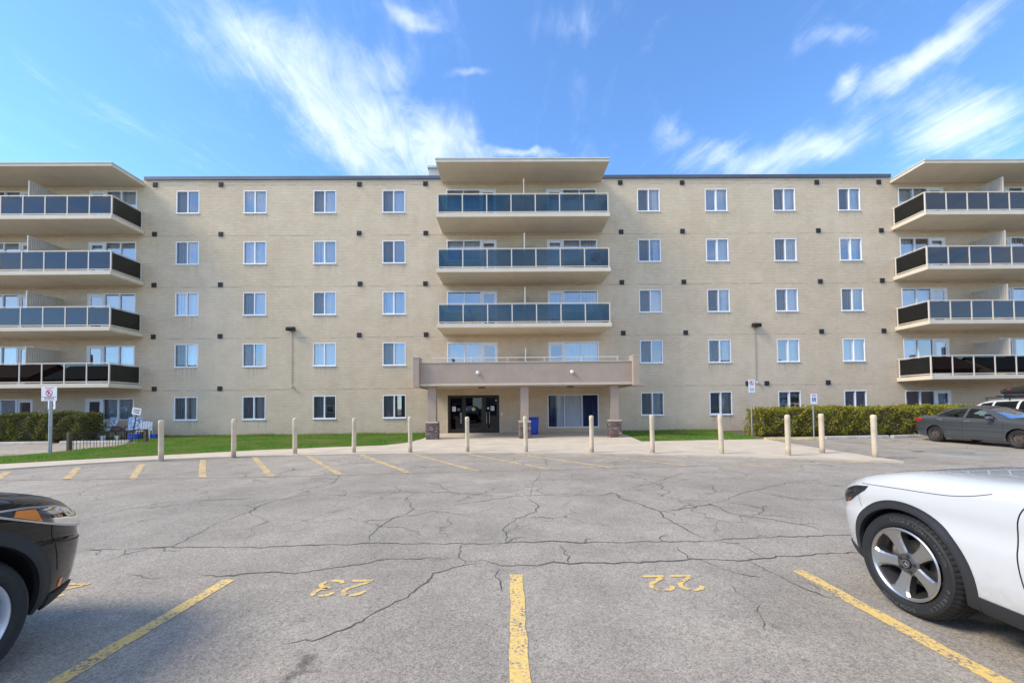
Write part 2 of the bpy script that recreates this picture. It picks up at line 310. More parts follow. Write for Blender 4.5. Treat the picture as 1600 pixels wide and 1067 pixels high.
def make_bollard():
    m = mat('bollard_paint', (0.64, 0.53, 0.375), 0.62, bump=(20, 0.2)); t = m.node_tree; b = t.nodes['Principled BSDF']
    tcn = N(t, 'ShaderNodeTexCoord'); oi = N(t, 'ShaderNodeObjectInfo'); s = N(t, 'ShaderNodeSeparateXYZ'); t.links.new(tcn.outputs['Object'], s.inputs[0])
    v = N(t, 'ShaderNodeVectorMath', operation='ADD'); t.links.new(tcn.outputs['Object'], v.inputs[0]); t.links.new(oi.outputs['Location'], v.inputs[1])
    a = N(t, 'ShaderNodeTexNoise', i_Scale=3.0, i_Detail=8.0, i_Roughness=0.7); t.links.new(v.outputs[0], a.inputs['Vector'])
    c = N(t, 'ShaderNodeTexNoise', i_Scale=16.0, i_Detail=5.0, i_Roughness=0.65); t.links.new(v.outputs[0], c.inputs['Vector'])
    k = N(t, 'ShaderNodeVectorMath', operation='SCALE'); k.inputs[0].default_value = (0.64, 0.53, 0.375); t.links.new(smooth(t, a.outputs['Fac'], 0.3, 0.7, 0.84, 1.08), k.inputs['Scale'])
    chip = math_node(t, 'MAXIMUM', smooth(t, c.outputs['Fac'], 0.66, 0.70, 0.0, 0.7), math_node(t, 'MULTIPLY', smooth(t, s.outputs[2], 0.28, 0.04), smooth(t, a.outputs['Fac'], 0.35, 0.6, 0.15, 0.75)))
    mx = N(t, 'ShaderNodeMixRGB'); t.links.new(chip, mx.inputs[0]); t.links.new(k.outputs[0], mx.inputs[1]); mx.inputs[2].default_value = (0.20, 0.15, 0.105, 1); t.links.new(mx.outputs[0], b.inputs['Base Color'])
make_bollard()
mat('vent_metal', (0.035, 0.033, 0.035), 0.6)
mat('black_metal', (0.02, 0.018, 0.017), 0.5, noise=(10.0, 0.3))
mat('galvanised', (0.42, 0.43, 0.44), 0.45, metal=0.7, noise=(8.0, 0.15))
mat('sign_white', (0.78, 0.78, 0.80), 0.4)
mat('sign_red', (0.55, 0.05, 0.09), 0.4)
mat('sign_black', (0.03, 0.03, 0.035), 0.5)
mat('sign_blue', (0.03, 0.16, 0.42), 0.4)
mat('sign_grey_text', (0.18, 0.17, 0.22), 0.5)
mat('blinds', (0.66, 0.68, 0.70), 0.7)
mat('white_curtain', (0.76, 0.78, 0.80), 0.8)
mat('blue_curtain', (0.20, 0.28, 0.42), 0.8)
mat('red_curtain', (0.42, 0.06, 0.09), 0.8)
mat('pink_curtain', (0.50, 0.26, 0.22), 0.8)
mat('navy_curtain', (0.03, 0.045, 0.12), 0.8)
mat('interior', (0.16, 0.15, 0.14), 0.9)
mat('roofing', (0.14, 0.14, 0.14), 0.9, noise=(1.0, 0.2))
mat('penthouse', (0.50, 0.48, 0.42), 0.8, noise=(1.0, 0.1))
mat('paper', (0.75, 0.76, 0.74), 0.7)
mat('yellow_sticker', (0.65, 0.60, 0.06), 0.5)
mat('steel', (0.55, 0.55, 0.55), 0.3, metal=1.0)
mat('bin_blue', (0.012, 0.07, 0.45), 0.4)
mat('lamp_white', (0.75, 0.75, 0.73), 0.3)
mat('crack_fill', (0.10, 0.09, 0.075), 0.95, noise=(30.0, 0.5), bump=(80, 0.8))
mat('patch_tar', (0.095, 0.093, 0.09), 0.95, noise=(14.0, 0.4), bump=(80, 0.8))
mat('wood', (0.10, 0.075, 0.05), 0.9, noise=(8.0, 0.3))
mat('plastic_white', (0.72, 0.73, 0.74), 0.4)
mat('brown_fabric', (0.09, 0.06, 0.045), 0.9, noise=(14.0, 0.5))
def make_floral():
    m = mat('floral_fabric', (0.5, 0.6, 0.7), 0.9); t = m.node_tree; b = t.nodes['Principled BSDF']
    v = N(t, 'ShaderNodeTexNoise', i_Scale=9.0, i_Detail=3.0); tcn = N(t, 'ShaderNodeTexCoord'); t.links.new(tcn.outputs['Object'], v.inputs['Vector'])
    r = N(t, 'ShaderNodeValToRGB'); r.color_ramp.interpolation = 'CONSTANT'; e = r.color_ramp.elements
    e[0].color = (0.10, 0.22, 0.42, 1); e[1].position = 0.47; e[1].color = (0.66, 0.73, 0.78, 1); q = e.new(0.58); q.color = (0.24, 0.42, 0.62, 1)
    t.links.new(v.outputs['Fac'], r.inputs[0]); t.links.new(r.outputs[0], b.inputs['Base Color'])
make_floral()
def make_stone():
    m = mat('ledge_stone', (0.2, 0.15, 0.13), 0.85, bump=(30, 0.8)); t = m.node_tree; b = t.nodes['Principled BSDF']
    oi = N(t, 'ShaderNodeObjectInfo'); r = N(t, 'ShaderNodeValToRGB'); e = r.color_ramp.elements
    e[0].color = (0.11, 0.075, 0.065, 1); e[1].color = (0.34, 0.27, 0.23, 1)
    for p, c in ((0.3, (0.20, 0.13, 0.105)), (0.6, (0.16, 0.135, 0.13)), (0.8, (0.27, 0.19, 0.15))):
        q = e.new(p); q.color = (*c, 1)
    t.links.new(oi.outputs['Random'], r.inputs[0]); t.links.new(r.outputs[0], b.inputs['Base Color'])
make_stone()
# vehicles
mat('white_car_paint', (0.60, 0.60, 0.595), 0.25, coat=1.0)
mat('black_car_paint', (0.006, 0.0045, 0.005), 0.5, coat=1.0, spec=0.1)
def road_dirt(name, col, dirt):
    t = MATS[name].node_tree; b = t.nodes['Principled BSDF']; tcn = N(t, 'ShaderNodeTexCoord'); s = N(t, 'ShaderNodeSeparateXYZ'); t.links.new(tcn.outputs['Object'], s.inputs[0])
    a = N(t, 'ShaderNodeTexNoise', i_Scale=7.0, i_Detail=7.0, i_Roughness=0.7); t.links.new(tcn.outputs['Object'], a.inputs['Vector'])
    f = math_node(t, 'MULTIPLY', smooth(t, s.outputs[2], 0.72, 0.28), smooth(t, a.outputs['Fac'], 0.36, 0.68, 0.05, 0.5))
    mx = N(t, 'ShaderNodeMixRGB'); t.links.new(f, mx.inputs[0]); mx.inputs[1].default_value = (*col, 1); mx.inputs[2].default_value = (*dirt, 1); t.links.new(mx.outputs[0], b.inputs['Base Color'])
    t.links.new(math_node(t, 'SUBTRACT', 1.0, f), b.inputs['Coat Weight'])
road_dirt('white_car_paint', (0.60, 0.60, 0.595), (0.34, 0.31, 0.26)); road_dirt('black_car_paint', (0.006, 0.0045, 0.005), (0.06, 0.05, 0.042))
mat('grey_car_paint', (0.075, 0.083, 0.095), 0.35, metal=0.35, coat=0.8)
mat('silver_trim', (0.6, 0.6, 0.62), 0.25, metal=0.9)
mat('black_plastic', (0.018, 0.019, 0.021), 0.6, bump=(300, 0.1))
mat('dark_plastic', (0.022, 0.023, 0.026), 0.6, bump=(300, 0.1))
mat('gap_black', (0.006, 0.006, 0.006), 0.8)
mat('rubber', (0.014, 0.014, 0.0155), 0.62, noise=(20.0, 0.25), bump=(120, 0.15))
mat('rubber_letter', (0.11, 0.112, 0.115), 0.5)
mat('machined_alloy', (0.50, 0.49, 0.48), 0.36, metal=0.95)
mat('dark_alloy', (0.18, 0.175, 0.17), 0.35, metal=0.85)
mat('silver_alloy', (0.62, 0.66, 0.70), 0.35, metal=0.6)
mat('brake_metal', (0.35, 0.31, 0.27), 0.45, metal=0.8, noise=(12.0, 0.3))
mat('rusty_steel', (0.075, 0.058, 0.05), 0.8, noise=(10.0, 0.5))
mat('amber_lens', (1.0, 0.25, 0.01), 0.15, coat=1.0)
mat('red_lens', (0.5, 0.01, 0.015), 0.15, coat=1.0)
mat('seat_fabric', (0.04, 0.04, 0.042), 0.9)
mat('lamp_chrome', (0.75, 0.76, 0.78), 0.12, metal=1.0)
mat('roof_box', (0.018, 0.018, 0.02), 0.3, coat=0.6)

# ------------------------------------------------------------------ helpers
class MB:
    def __init__(s): s.v = []; s.f = []; s.m = []
    def add(s, vs, fs, mi=0):
        o = len(s.v); s.v += [tuple(v) for v in vs]; s.f += [tuple(i + o for i in f) for f in fs]; s.m += [mi] * len(fs); return s
    def box(s, x0, x1, y0, y1, z0, z1, mi=0):
        vs = [(x, y, z) for x in (x0, x1) for y in (y0, y1) for z in (z0, z1)]
        return s.add(vs, [(0, 1, 3, 2), (4, 6, 7, 5), (0, 4, 5, 1), (2, 3, 7, 6), (0, 2, 6, 4), (1, 5, 7, 3)], mi)
    def bevbox(s, x0, x1, y0, y1, z0, z1, b, mi=0):
        bm = bmesh.new(); bmesh.ops.create_cube(bm, size=1.0)
        for v in bm.verts:
            v.co = Vector(((x0 + x1) / 2 + v.co.x * (x1 - x0), (y0 + y1) / 2 + v.co.y * (y1 - y0), (z0 + z1) / 2 + v.co.z * (z1 - z0)))
        bmesh.ops.bevel(bm, geom=bm.edges[:], offset=b, segments=2, affect='EDGES', profile=0.5)
        s.bm(bm, mi); bm.free(); return s
    def bm(s, bm, mi=0):
        bm.verts.ensure_lookup_table(); bm.verts.index_update()
        return s.add([v.co[:] for v in bm.verts], [[v.index for v in f.verts] for f in bm.faces], mi)
    def prism(s, poly, axis, a, b, mi=0):
        """poly 2-D; axis 'x','y','z' is the extrusion axis"""
        n = len(poly)
        def P(p, h):
            return {'x': (h, p[0], p[1]), 'y': (p[0], h, p[1]), 'z': (p[0], p[1], h)}[axis]
        vs = [P(p, a) for p in poly] + [P(p, b) for p in poly]
        fs = [tuple(range(n))[::-1], tuple(range(n, 2 * n))] + [(i, (i + 1) % n, n + (i + 1) % n, n + i) for i in range(n)]
        return s.add(vs, fs, mi)
    def tube(s, p, q, r0, r1=None, n=10, mi=0, cap=True):
        p = Vector(p); q = Vector(q); r1 = r0 if r1 is None else r1
        d = (q - p).normalized(); a = d.orthogonal().normalized(); b = d.cross(a)
        vs = [p + (a * math.cos(t) + b * math.sin(t)) * r0 for t in [2 * math.pi * i / n for i in range(n)]]
        vs += [q + (a * math.cos(t) + b * math.sin(t)) * r1 for t in [2 * math.pi * i / n for i in range(n)]]
        fs = [(i, (i + 1) % n, n + (i + 1) % n, n + i) for i in range(n)]
        if cap: fs += [tuple(range(n))[::-1], tuple(range(n, 2 * n))]
        return s.add(vs, fs, mi)
    def lathe(s, prof, n=32, axis='z', mi=0, mod=None):
        """prof: list of (radius, height); closed loops not assumed"""
        k = len(prof); vs = []
        for i in range(n):
            a = 2 * math.pi * i / n
            for j, (r, h) in enumerate(prof):
                rr = r + (mod(i, j) if mod else 0)
                c, d = rr * math.cos(a), rr * math.sin(a)
                vs.append((c, d, h) if axis == 'z' else (c, h, d))
        fs = []
        for i in range(n):
            i2 = (i + 1) % n
            for j in range(k - 1):
                q = (i * k + j, i2 * k + j, i2 * k + j + 1, i * k + j + 1)
                fs.append(q if axis == 'z' else q[::-1])
        return s.add(vs, fs, mi)
    def build(s, name, mats, parent=None, smooth=None, loc=None):
        me = bpy.data.meshes.new(name); me.from_pydata(s.v, [], s.f)
        if not isinstance(mats, (list, tuple)): mats = [mats]
        for m in mats: me.materials.append(MATS[m])
        me.polygons.foreach_set('material_index', s.m)
        me.update()
        if smooth:
            me.polygons.foreach_set('use_smooth', [True] * len(me.polygons)); me.set_sharp_from_angle(angle=R(smooth))
        o = bpy.data.objects.new(name, me); C.objects.link(o)
        if parent: o.parent = parent
        if loc: o.location = loc
        return o
def inst(o, parent=None, loc=None, rz=None, scale=None):
    c = o.copy(); C.objects.link(c); c.parent = parent if parent else o.parent
    if loc is not None: c.location = loc
    if rz is not None: c.rotation_euler = (0, 0, rz)
    if scale is not None: c.scale = scale
    return c
def tree_copy(o, parent=None):
    c = o.copy(); C.objects.link(c); c.parent = parent
    for ch in list(o.children): tree_copy(ch, c)
    return c
def thing(name, label, cat, loc=(0, 0, 0), rz=0, group=None):
    o = bpy.data.objects.new(name, None); C.objects.link(o); o.location = loc; o.rotation_euler = (0, 0, rz)
    o.empty_display_size = 0.2
    return tag(o, label, cat, group)
def tag(o, label, cat, group=None):
    o['label'] = label; o['category'] = cat
    if group: o['group'] = group
    return o
def structure(o): o['kind'] = 'structure'; return o
def stuff(o): o['kind'] = 'stuff'; return o

GY0, GY1, GH = 15.5, 21.4, 0.15
def gz(y): return GH * min(max((y - GY0) / (GY1 - GY0), 0), 1)
def sheet(name, poly, dz, material, parent=None, skirt=0.0, cuts=(GY0, 17.0, 18.5, 20.0, GY1)):
    """flat polygon laid on the terrain, with an edge that drops by `skirt`"""
    bm = bmesh.new()
    f = bm.faces.new([bm.verts.new((x, y, 0)) for x, y in poly])
    if f.normal.z < 0: f.normal_flip()
    for c in cuts:
        bmesh.ops.bisect_plane(bm, geom=bm.verts[:] + bm.edges[:] + bm.faces[:], plane_co=(0, c, 0), plane_no=(0, 1, 0), dist=1e-5)
    if skirt:
        be = [e for e in bm.edges if e.is_boundary]
        r = bmesh.ops.extrude_edge_only(bm, edges=be)
        low = {v for v in r['geom'] if isinstance(v, bmesh.types.BMVert)}
    else: low = set()
    for v in bm.verts: v.co.z = gz(v.co.y) + dz - (skirt if v in low else 0)
    bmesh.ops.triangulate(bm, faces=[f for f in bm.faces if len(f.verts) > 4])
    bmesh.ops.recalc_face_normals(bm, faces=bm.faces[:])
    me = bpy.data.meshes.new(name); bm.to_mesh(me); bm.free()
    if not any(p.normal.z > 0.5 for p in me.polygons): me.flip_normals()
    me.materials.append(MATS[material])
    o = bpy.data.objects.new(name, me); C.objects.link(o)
    if parent: o.parent = parent
    return o

# ------------------------------------------------------------------ ground
lot = structure(sheet('parking_lot', [(-600, -600), (600, -600), (600, 600), (-600, 600)], 0.0, 'asphalt'))
walk_front = [(-17.5, 7.6), (-15.2, 9.6), (-13.65, 10.86), (-12.77, 11.6), (-11.61, 12.3), (-10.2, 12.8), (-8.32, 13.24), (-5.4, 13.5), (-3.32, 13.46),
              (0.13, 13.3), (2.2, 12.98), (4.17, 12.56), (5.9, 12.05), (7.53, 11.46), (8.9, 10.9), (10.3, 10.25)]
walk_back = [G(1395, 720), G(1367, 716), G(1300, 705), G(1238, 695), (11.05, 16.95), (8.4, 16.85), (5.6, 16.6), (5.75, 19.0), (5.75, 21.37), (-3.95, 21.37), (-4.0, 18.7), (-4.26, 17.2),
             (-5.04, 16.25), (-7.2, 15.8), (-9.47, 15.07), (-11.0, 14.2), (-12.56, 13.3), (-14.74, 12.0), (-16.4, 10.8), (-18.5, 8.7)]
walk = structure(sheet('sidewalk', walk_front + walk_back, 0.045, 'concrete', skirt=0.3))
lawn_l = [(-17.6, 10.3), (-16.4, 10.81), (-14.74, 12.01), (-12.56, 13.31), (-11.0, 14.21), (-9.47, 15.08), (-7.2, 15.81), (-5.04, 16.26), (-4.26, 17.21), (-4.0, 18.7), (-3.96, 21.37),
          (-19.2, 21.37), (-19.2, 19.6), (-18.0, 19.2), (-16.9, 18.6), (-16.6, 17.0), (-16.95, 15.4), (-17.2, 14.3), (-17.9, 13.0), (-18.6, 11.6)]
lawn_r = [(5.77, 21.37), (5.77, 19.0), (5.62, 16.62), (8.4, 16.87), (11.0, 16.97), (11.15, 17.6), (11.3, 21.37)]
# the lawns
l1 = structure(sheet('lawn', lawn_l, 0.035, 'soil_turf', skirt=0.3))
l2 = structure(sheet('lawn', lawn_r, 0.035, 'soil_turf', skirt=0.3))
b1 = structure(sheet('planting_bed', [(11.02, 17.15), (21.8, 18.0), (32, 18.2), (32, 21.37), (11.32, 21.37)], 0.03, 'dirt', skirt=0.3))
b2 = structure(sheet('planting_bed', [(-33, 19.0), (-19.21, 19.4), (-19.21, 21.37), (-33, 21.37)], 0.03, 'dirt', skirt=0.3))

def in_poly(pts, poly):
    x, y = pts[:, 0], pts[:, 1]; ins = np.zeros(len(pts), bool); n = len(poly)
    for i in range(n):
        x0, y0 = poly[i]; x1, y1 = poly[(i + 1) % n]
        c = ((y0 > y) != (y1 > y)) & (x < (x1 - x0) * (y - y0) / (y1 - y0 + 1e-12) + x0); ins ^= c
    return ins
def tri_mesh(name, V, material, parent=None, k=3):
    """V: (n,k,3) array of loose k-gons"""
    n = len(V); me = bpy.data.meshes.new(name)
    me.vertices.add(n * k); me.vertices.foreach_set('co', V.reshape(-1).astype(np.float32))
    me.loops.add(n * k); me.loops.foreach_set('vertex_index', np.arange(n * k, dtype=np.int32))
    me.polygons.add(n); me.polygons.foreach_set('loop_start', np.arange(0, n * k, k, dtype=np.int32))
    me.update(calc_edges=True); me.validate()
    me.materials.append(MATS[material])
    o = bpy.data.objects.new(name, me); C.objects.link(o)
    if parent: o.parent = parent
    return o
def grass(name, poly, dens, label):
    P = np.array(poly); lo = P.min(0); hi = P.max(0); n = int(dens * np.prod(hi - lo))
    p = rng.uniform(lo, hi, (n, 2)); p = p[in_poly(p, poly)]
    patch = 0.5 + 0.5 * np.sin(p[:, 0] * 1.7 + 1.3 * np.sin(p[:, 1] * 1.1)) * np.sin(p[:, 1] * 1.9 + p[:, 0] * 0.6)
    near_wall = np.clip((p[:, 1] - 20.7) / 0.6, 0, 1)
    h = (0.03 + 0.05 * rng.random(len(p)) ** 1.5) * (0.7 + 0.6 * patch) * (1 + 1.4 * near_wall * rng.random(len(p)))
    a = rng.uniform(0, 2 * np.pi, len(p)); w = 0.006 + 0.006 * rng.random(len(p))
    z = np.array([gz(y) for y in p[:, 1]]) + 0.033
    lean = rng.normal(0, 0.45, (len(p), 2)) * h[:, None]
    V = np.zeros((len(p), 3, 3))
    V[:, 0, :2] = p + np.stack([np.cos(a), np.sin(a)], 1) * w[:, None]; V[:, 1, :2] = p - np.stack([np.cos(a), np.sin(a)], 1) * w[:, None]
    V[:, 2, :2] = p + lean; V[:, 0, 2] = z; V[:, 1, 2] = z; V[:, 2, 2] = z + h
    o = tri_mesh(name, V, 'grass_blade'); stuff(tag(o, label, 'grass'))
grass('grass', lawn_l, 1500, 'bright green mown grass between the curved walk and the wall with the fence')
grass('grass', lawn_r, 1500, 'small green grass patch between the entrance pad and the clipped hedge')

# painted lines, numbers and cracks belong to the parking lot
def strip(pts, widths, name, material, z=0.004):
    P = [Vector((p[0], p[1])) for p in pts]; vs = []; n = len(P)
    for i in range(n):
        d = (P[min(i + 1, n - 1)] - P[max(i - 1, 0)]).normalized(); nn = Vector((-d.y, d.x)); w = widths[i] / 2
        for s in (1, -1):
            q = P[i] + nn * w * s; vs.append((q.x, q.y, gz(q.y) + z))
    mb = MB(); mb.add(vs, [(2 * i, 2 * i + 1, 2 * i + 3, 2 * i + 2) for i in range(n - 1)])
    o = mb.build(name, material, lot)
    if o.data.polygons[0].normal.z < 0: o.data.flip_normals()
    return o
def line(a, b, w, material='yellow_paint', n=24, jit=0.004):
    a = Vector(a); b = Vector(b)
    pts = [a.lerp(b, i / n) + Vector((random.gauss(0, jit), random.gauss(0, jit))) for i in range(n + 1)]
    return strip(pts, [w * random.uniform(0.93, 1.05) for _ in pts], 'painted_line', material)
line((0.065, 3.74), (0.045, 0.2), 0.118)
line((-2.575, 3.72), (-2.70, 0.1), 0.12)
line((2.705, 3.74), (2.78, 0.1), 0.12)
line((-5.25, 3.75), (-5.35, 0.1), 0.12); line((5.35, 3.75), (5.45, 0.1), 0.12)
for i, (p, q) in enumerate([((-5, 749), (12, 737)), ((103, 750), (123, 730)), ((206, 750), (222, 725)), ((316, 746), (317, 718)), ((424, 745), (397, 714)), ((533, 742), (476, 710)),
             ((640, 739), (560, 709)), ((750, 737), (645, 709)), ((858, 733), (723, 708)), ((960, 731), (805, 709)), ((1080, 728), (905, 709))]):
    line(G(*p), G(*q), 0.13, 'faded_yellow_paint', jit=0.012) if i > 6 else line(G(*p), G(*q), 0.15, 'faded_yellow_paint', jit=0.01)
ll = [G(-60, 752), G(0, 750), G(210, 748), G(430, 745), G(640, 739), G(860, 734), G(1000, 730), G(1130, 727)]
for a, b in zip(ll[:-1], ll[1:]): line(a, b, 0.09, 'very_faded_yellow_paint', jit=0.01)
line(G(1140, 725), G(1292, 724), 0.11, 'faded_yellow_paint', jit=0.01); line(G(1306, 723), G(1360, 721.5), 0.11, 'faded_yellow_paint', jit=0.01)
line(G(1455, 724), G(1490, 725), 0.12, 'very_faded_yellow_paint'); line(G(1425, 705), G(1440, 706), 0.2, 'very_faded_yellow_paint')
line((13.9, 17.0), (13.35, 12.6), 0.12, 'very_faded_yellow_paint'); line((16.2, 16.9), (15.4, 12.2), 0.12, 'very_faded_yellow_paint')
DIG = {'2': [(0.0, 0.23), (0.03, 0.28), (0.09, 0.305), (0.15, 0.29), (0.185, 0.245), (0.175, 0.19), (0.12, 0.13), (0.05, 0.075), (0.005, 0.025), (0.19, 0.025)],
       '3': [(0.0, 0.25), (0.04, 0.295), (0.10, 0.305), (0.16, 0.285), (0.175, 0.235), (0.145, 0.185), (0.075, 0.165), (0.15, 0.145), (0.185, 0.09), (0.16, 0.035), (0.09, 0.015), (0.03, 0.03), (0.0, 0.07)],
       '4': [(0.15, 0.0), (0.15, 0.30), (0.0, 0.10), (0.20, 0.10)]}
def number(txt, cx, cy):
    mb = MB(); tot = 0.255 * len(txt) - 0.06
    for k, ch in enumerate(txt):
        pts = DIG[ch]; ox = k * 0.255 - tot / 2
        dense = []
        for a, b in zip(pts[:-1], pts[1:]):
            for q in range(4): dense.append(Vector(a).lerp(Vector(b), q / 4))
        dense.append(Vector(pts[-1])); n = len(dense)
        skip = {'2': (9, 10, 30), '3': (9, 10, 36, 37), '4': ()}[ch]           # stencil bridges
        vs = []
        for i in range(n):
            d = (dense[min(i + 1, n - 1)] - dense[max(i - 1, 0)]).normalized(); nn = Vector((-d.y, d.x)) * 0.021
            for s in (1, -1):
                q = dense[i] + nn * s; vs.append((cx - (q.x + ox), cy - (q.y - 0.15), 0.0045))   # turned to be read from the drive aisle
        fs = [(2 * i, 2 * i + 1, 2 * i + 3, 2 * i + 2) for i in range(n - 1) if i not in skip]
        mb.add(vs, fs)
    o = mb.build('painted_number', 'yellow_paint', lot)
    if o.data.polygons[0].normal.z < 0: o.data.flip_normals()
number('23', -1.46, 3.53); number('22', 1.44, 3.53); number('24', -4.02, 3.55)
# faded accessible-bay emblem (a wheelchair figure) on a blue patch
cx, cy = 14.0, 12.2
hs = MB()
for poly in ([(-0.75, -0.55), (0.75, -0.55), (0.75, 0.55), (-0.75, 0.55)],): hs.add([(cx + x, cy + y, 0.004) for x, y in poly], [(0, 1, 2, 3)])
hs.build('painted_blue_patch', 'faded_blue_paint', lot)
em = MB()
ring = [(0.28 * math.cos(t) - 0.05, 0.28 * math.sin(t) - 0.1) for t in [R(130 + 290 * i / 20) for i in range(21)]]
for a, b in list(zip(ring[:-1], ring[1:])) + [((-0.1, 0.4), (-0.05, 0.05)), ((-0.05, 0.05), (0.25, 0.05)), ((0.25, 0.05), (0.38, -0.35)), ((-0.1, 0.25), (0.2, 0.22))]:
    d = (Vector(b) - Vector(a)).normalized(); nn = Vector((-d.y, d.x)) * 0.035
    q = [Vector(a) + nn, Vector(a) - nn, Vector(b) - nn, Vector(b) + nn]
    em.add([(cx - p.x, cy - p.y, 0.008) for p in q], [(0, 1, 2, 3)])
em.build('painted_wheelchair_emblem', 'very_faded_yellow_paint', lot)

CR = [(2.6, [(60, 864), (120, 860), (200, 857), (320, 856), (415, 856), (500, 852), (600, 851), (725, 851), (795, 850), (822, 849), (950, 847), (1100, 844), (1212, 840), (1321, 837), (1420, 835)]),
      (2.0, [(300, 899), (380, 894), (440, 891), (465, 892), (520, 884), (600, 875), (720, 872)]),
      (3.0, [(725, 880), (750, 876), (785, 885), (830, 884), (865, 879), (950, 881), (1025, 876), (1100, 875), (1175, 874), (1250, 869), (1332, 865), (1420, 860)]),
      (1.6, [(750, 877), (680, 896), (650, 920), (615, 945), (585, 962), (550, 980), (500, 995), (440, 1007)]),
      (1.8, [(90, 895), (120, 887), (165, 875), (200, 865), (270, 852), (300, 837), (340, 817), (390, 797), (435, 781), (470, 774), (550, 772), (635, 769), (700, 769), (800, 775), (897, 772), (939, 775), (957, 769)]),
      (1.5, [(90, 822), (120, 815), (185, 800), (225, 792), (260, 785), (320, 782), (430, 776)]),
      (1.5, [(572, 849), (595, 822), (620, 807), (645, 795), (637, 780), (650, 769)]),
      (2.0, [(790, 849), (785, 842), (780, 825), (800, 812), (835, 797), (840, 790), (825, 777)]),
      (2.8, [(939, 775), (957, 769), (976, 780), (1006, 789), (1029, 801), (1055, 819), (1077, 831), (1100, 842)]),
      (2.2, [(1029, 798), (1077, 793), (1111, 787), (1137, 801), (1167, 808), (1212, 812), (1261, 821), (1299, 834)]),
      (1.4, [(875, 851), (883, 860), (890, 870), (888, 880)]), (1.4, [(1059, 855), (1072, 866), (1085, 874)]), (1.6, [(1149, 849), (1168, 856), (1182, 864), (1190, 873)]),
      (1.5, [(1167, 877), (1197, 894), (1242, 915), (1300, 935)]), (1.0, [(1135, 912), (1150, 925), (1170, 935), (1192, 960), (1196, 985)]),
      (1.2, [(720, 850), (722, 862), (725, 880)]), (1.1, [(777, 887), (780, 905), (786, 925)]),
      (1.4, [(1111, 756), (1119, 767), (1100, 774)]), (1.5, [(1182, 767), (1246, 780), (1299, 780), (1340, 776)]), (1.6, [(957, 769), (1010, 757), (1070, 739), (1122, 737)]),
      (1.2, [(400, 745), (440, 738), (500, 728), (560, 716)]), (1.3, [(533, 742), (520, 752), (480, 766), (470, 774)]), (1.2, [(210, 758), (330, 745), (470, 728), (520, 722)]),
      (1.2, [(650, 769), (720, 758), (830, 750), (960, 747)]), (1.1, [(845, 735), (838, 750), (830, 762), (825, 777)]), (1.2, [(1119, 767), (1182, 767)]), (1.2, [(700, 790), (760, 782), (800, 775)]),
      (1.3, [(1119, 787), (1160, 770), (1230, 755), (1320, 745)]), (1.0, [(210, 897), (240, 902), (262, 901)]), (1.0, [(645, 795), (690, 800), (735, 808)])]
def crack(pts, wcm, px=True, child=True):
    P = [Vector(G(*q)) for q in pts] if px else [Vector(q) for q in pts]; out = []; W = []; off = 0.0
    for a, b in zip(P[:-1], P[1:]):
        L = (b - a).length; n = max(2, int(L / 0.045)); d = (b - a).normalized(); nn = Vector((-d.y, d.x))
        for i in range(n):
            off = off * 0.86 + random.gauss(0, 0.015); out.append(a.lerp(b, i / n) + nn * off)
    out.append(P[-1]); n = len(out); w = 1.0
    for i in range(n):
        w = min(2.2, max(0.22, w * 0.82 + 0.18 + random.gauss(0, 0.22)))
        W.append(wcm * 0.0068 * w * min(1, 0.2 + i / n * 6, 0.2 + (n - 1 - i) / n * 6))
    strip(out, W, 'crack', 'crack_fill', z=0.003)
    if child:
        for i in range(6, n - 6):
            if random.random() < 0.035:
                a = random.uniform(0.5, 1.2) * random.choice((-1, 1)); d = (out[i + 1] - out[i - 1]).normalized(); L = random.uniform(0.12, 0.5)
                e1 = out[i] + Vector((d.x * math.cos(a) - d.y * math.sin(a), d.x * math.sin(a) + d.y * math.cos(a))) * L
                crack([out[i], e1, e1 + d * L * random.uniform(0.2, 0.9)], wcm * 0.5, False, False)
for w, pts in CR: crack(pts, w)

# ------------------------------------------------------------------ apartment building (local origin: facade centre at grade)
XC, YF = 0.88, 21.4
bld = thing('apartment_building', 'five storey buff brick apartment block with stacked balconies and an entrance canopy', 'building', (XC, YF, 0))
COLS = [-18.08, -14.46, -10.70, -6.965, 6.965, 10.70, 14.46, 18.08]
ROWS = [12.82, 10.04, 7.26, 4.49, 1.66]
WW = 1.24
SOF = [2.73, 5.52, 8.29, 11.07]               # undersides of balcony slabs
TOPS = [13.47, 10.67, 7.87, 5.07, 2.24]       # heads of the balcony door units
XE = 33.0
holes = []
for c in COLS:
    for r in ROWS: holes.append((c - WW / 2, c + WW / 2, r - WW / 2, r + WW / 2))
units = []   # x0, x1, door side (-1 door at low x, +1 door at high x), row, kind
for i, t in enumerate(TOPS):
    if i < 4:
        units.append((-4.11, -1.39, 1, i)); units.append((1.36, 4.10, -1, i))
    for s in (-1, 1):
        a, b = 20.82, 23.36
        units.append((-b, -a, -1, i) if s < 0 else (a, b, 1, i))
        a, b = 26.15, 28.70
        units.append((-b, -a, 1, i) if s < 0 else (a, b, -1, i))
FLOORZ = [SOF[3] + 0.2, SOF[2] + 0.2, SOF[1] + 0.2, SOF[0] + 0.2, 0.17]
for (x0, x1, ds, i) in units:
    zt = TOPS[i]; dw = 0.86
    zw = zt - 1.16
    if ds > 0: holes += [(x0, x1 - dw, zw, zt), (x1 - dw, x1, FLOORZ[i], zt)]
    else: holes += [(x0 + dw, x1, zw, zt), (x0, x0 + dw, FLOORZ[i], zt)]
holes.append((-4.10, -1.33, 0.2, 2.22)); holes.append((1.28, 4.05, 0.42, 2.22))
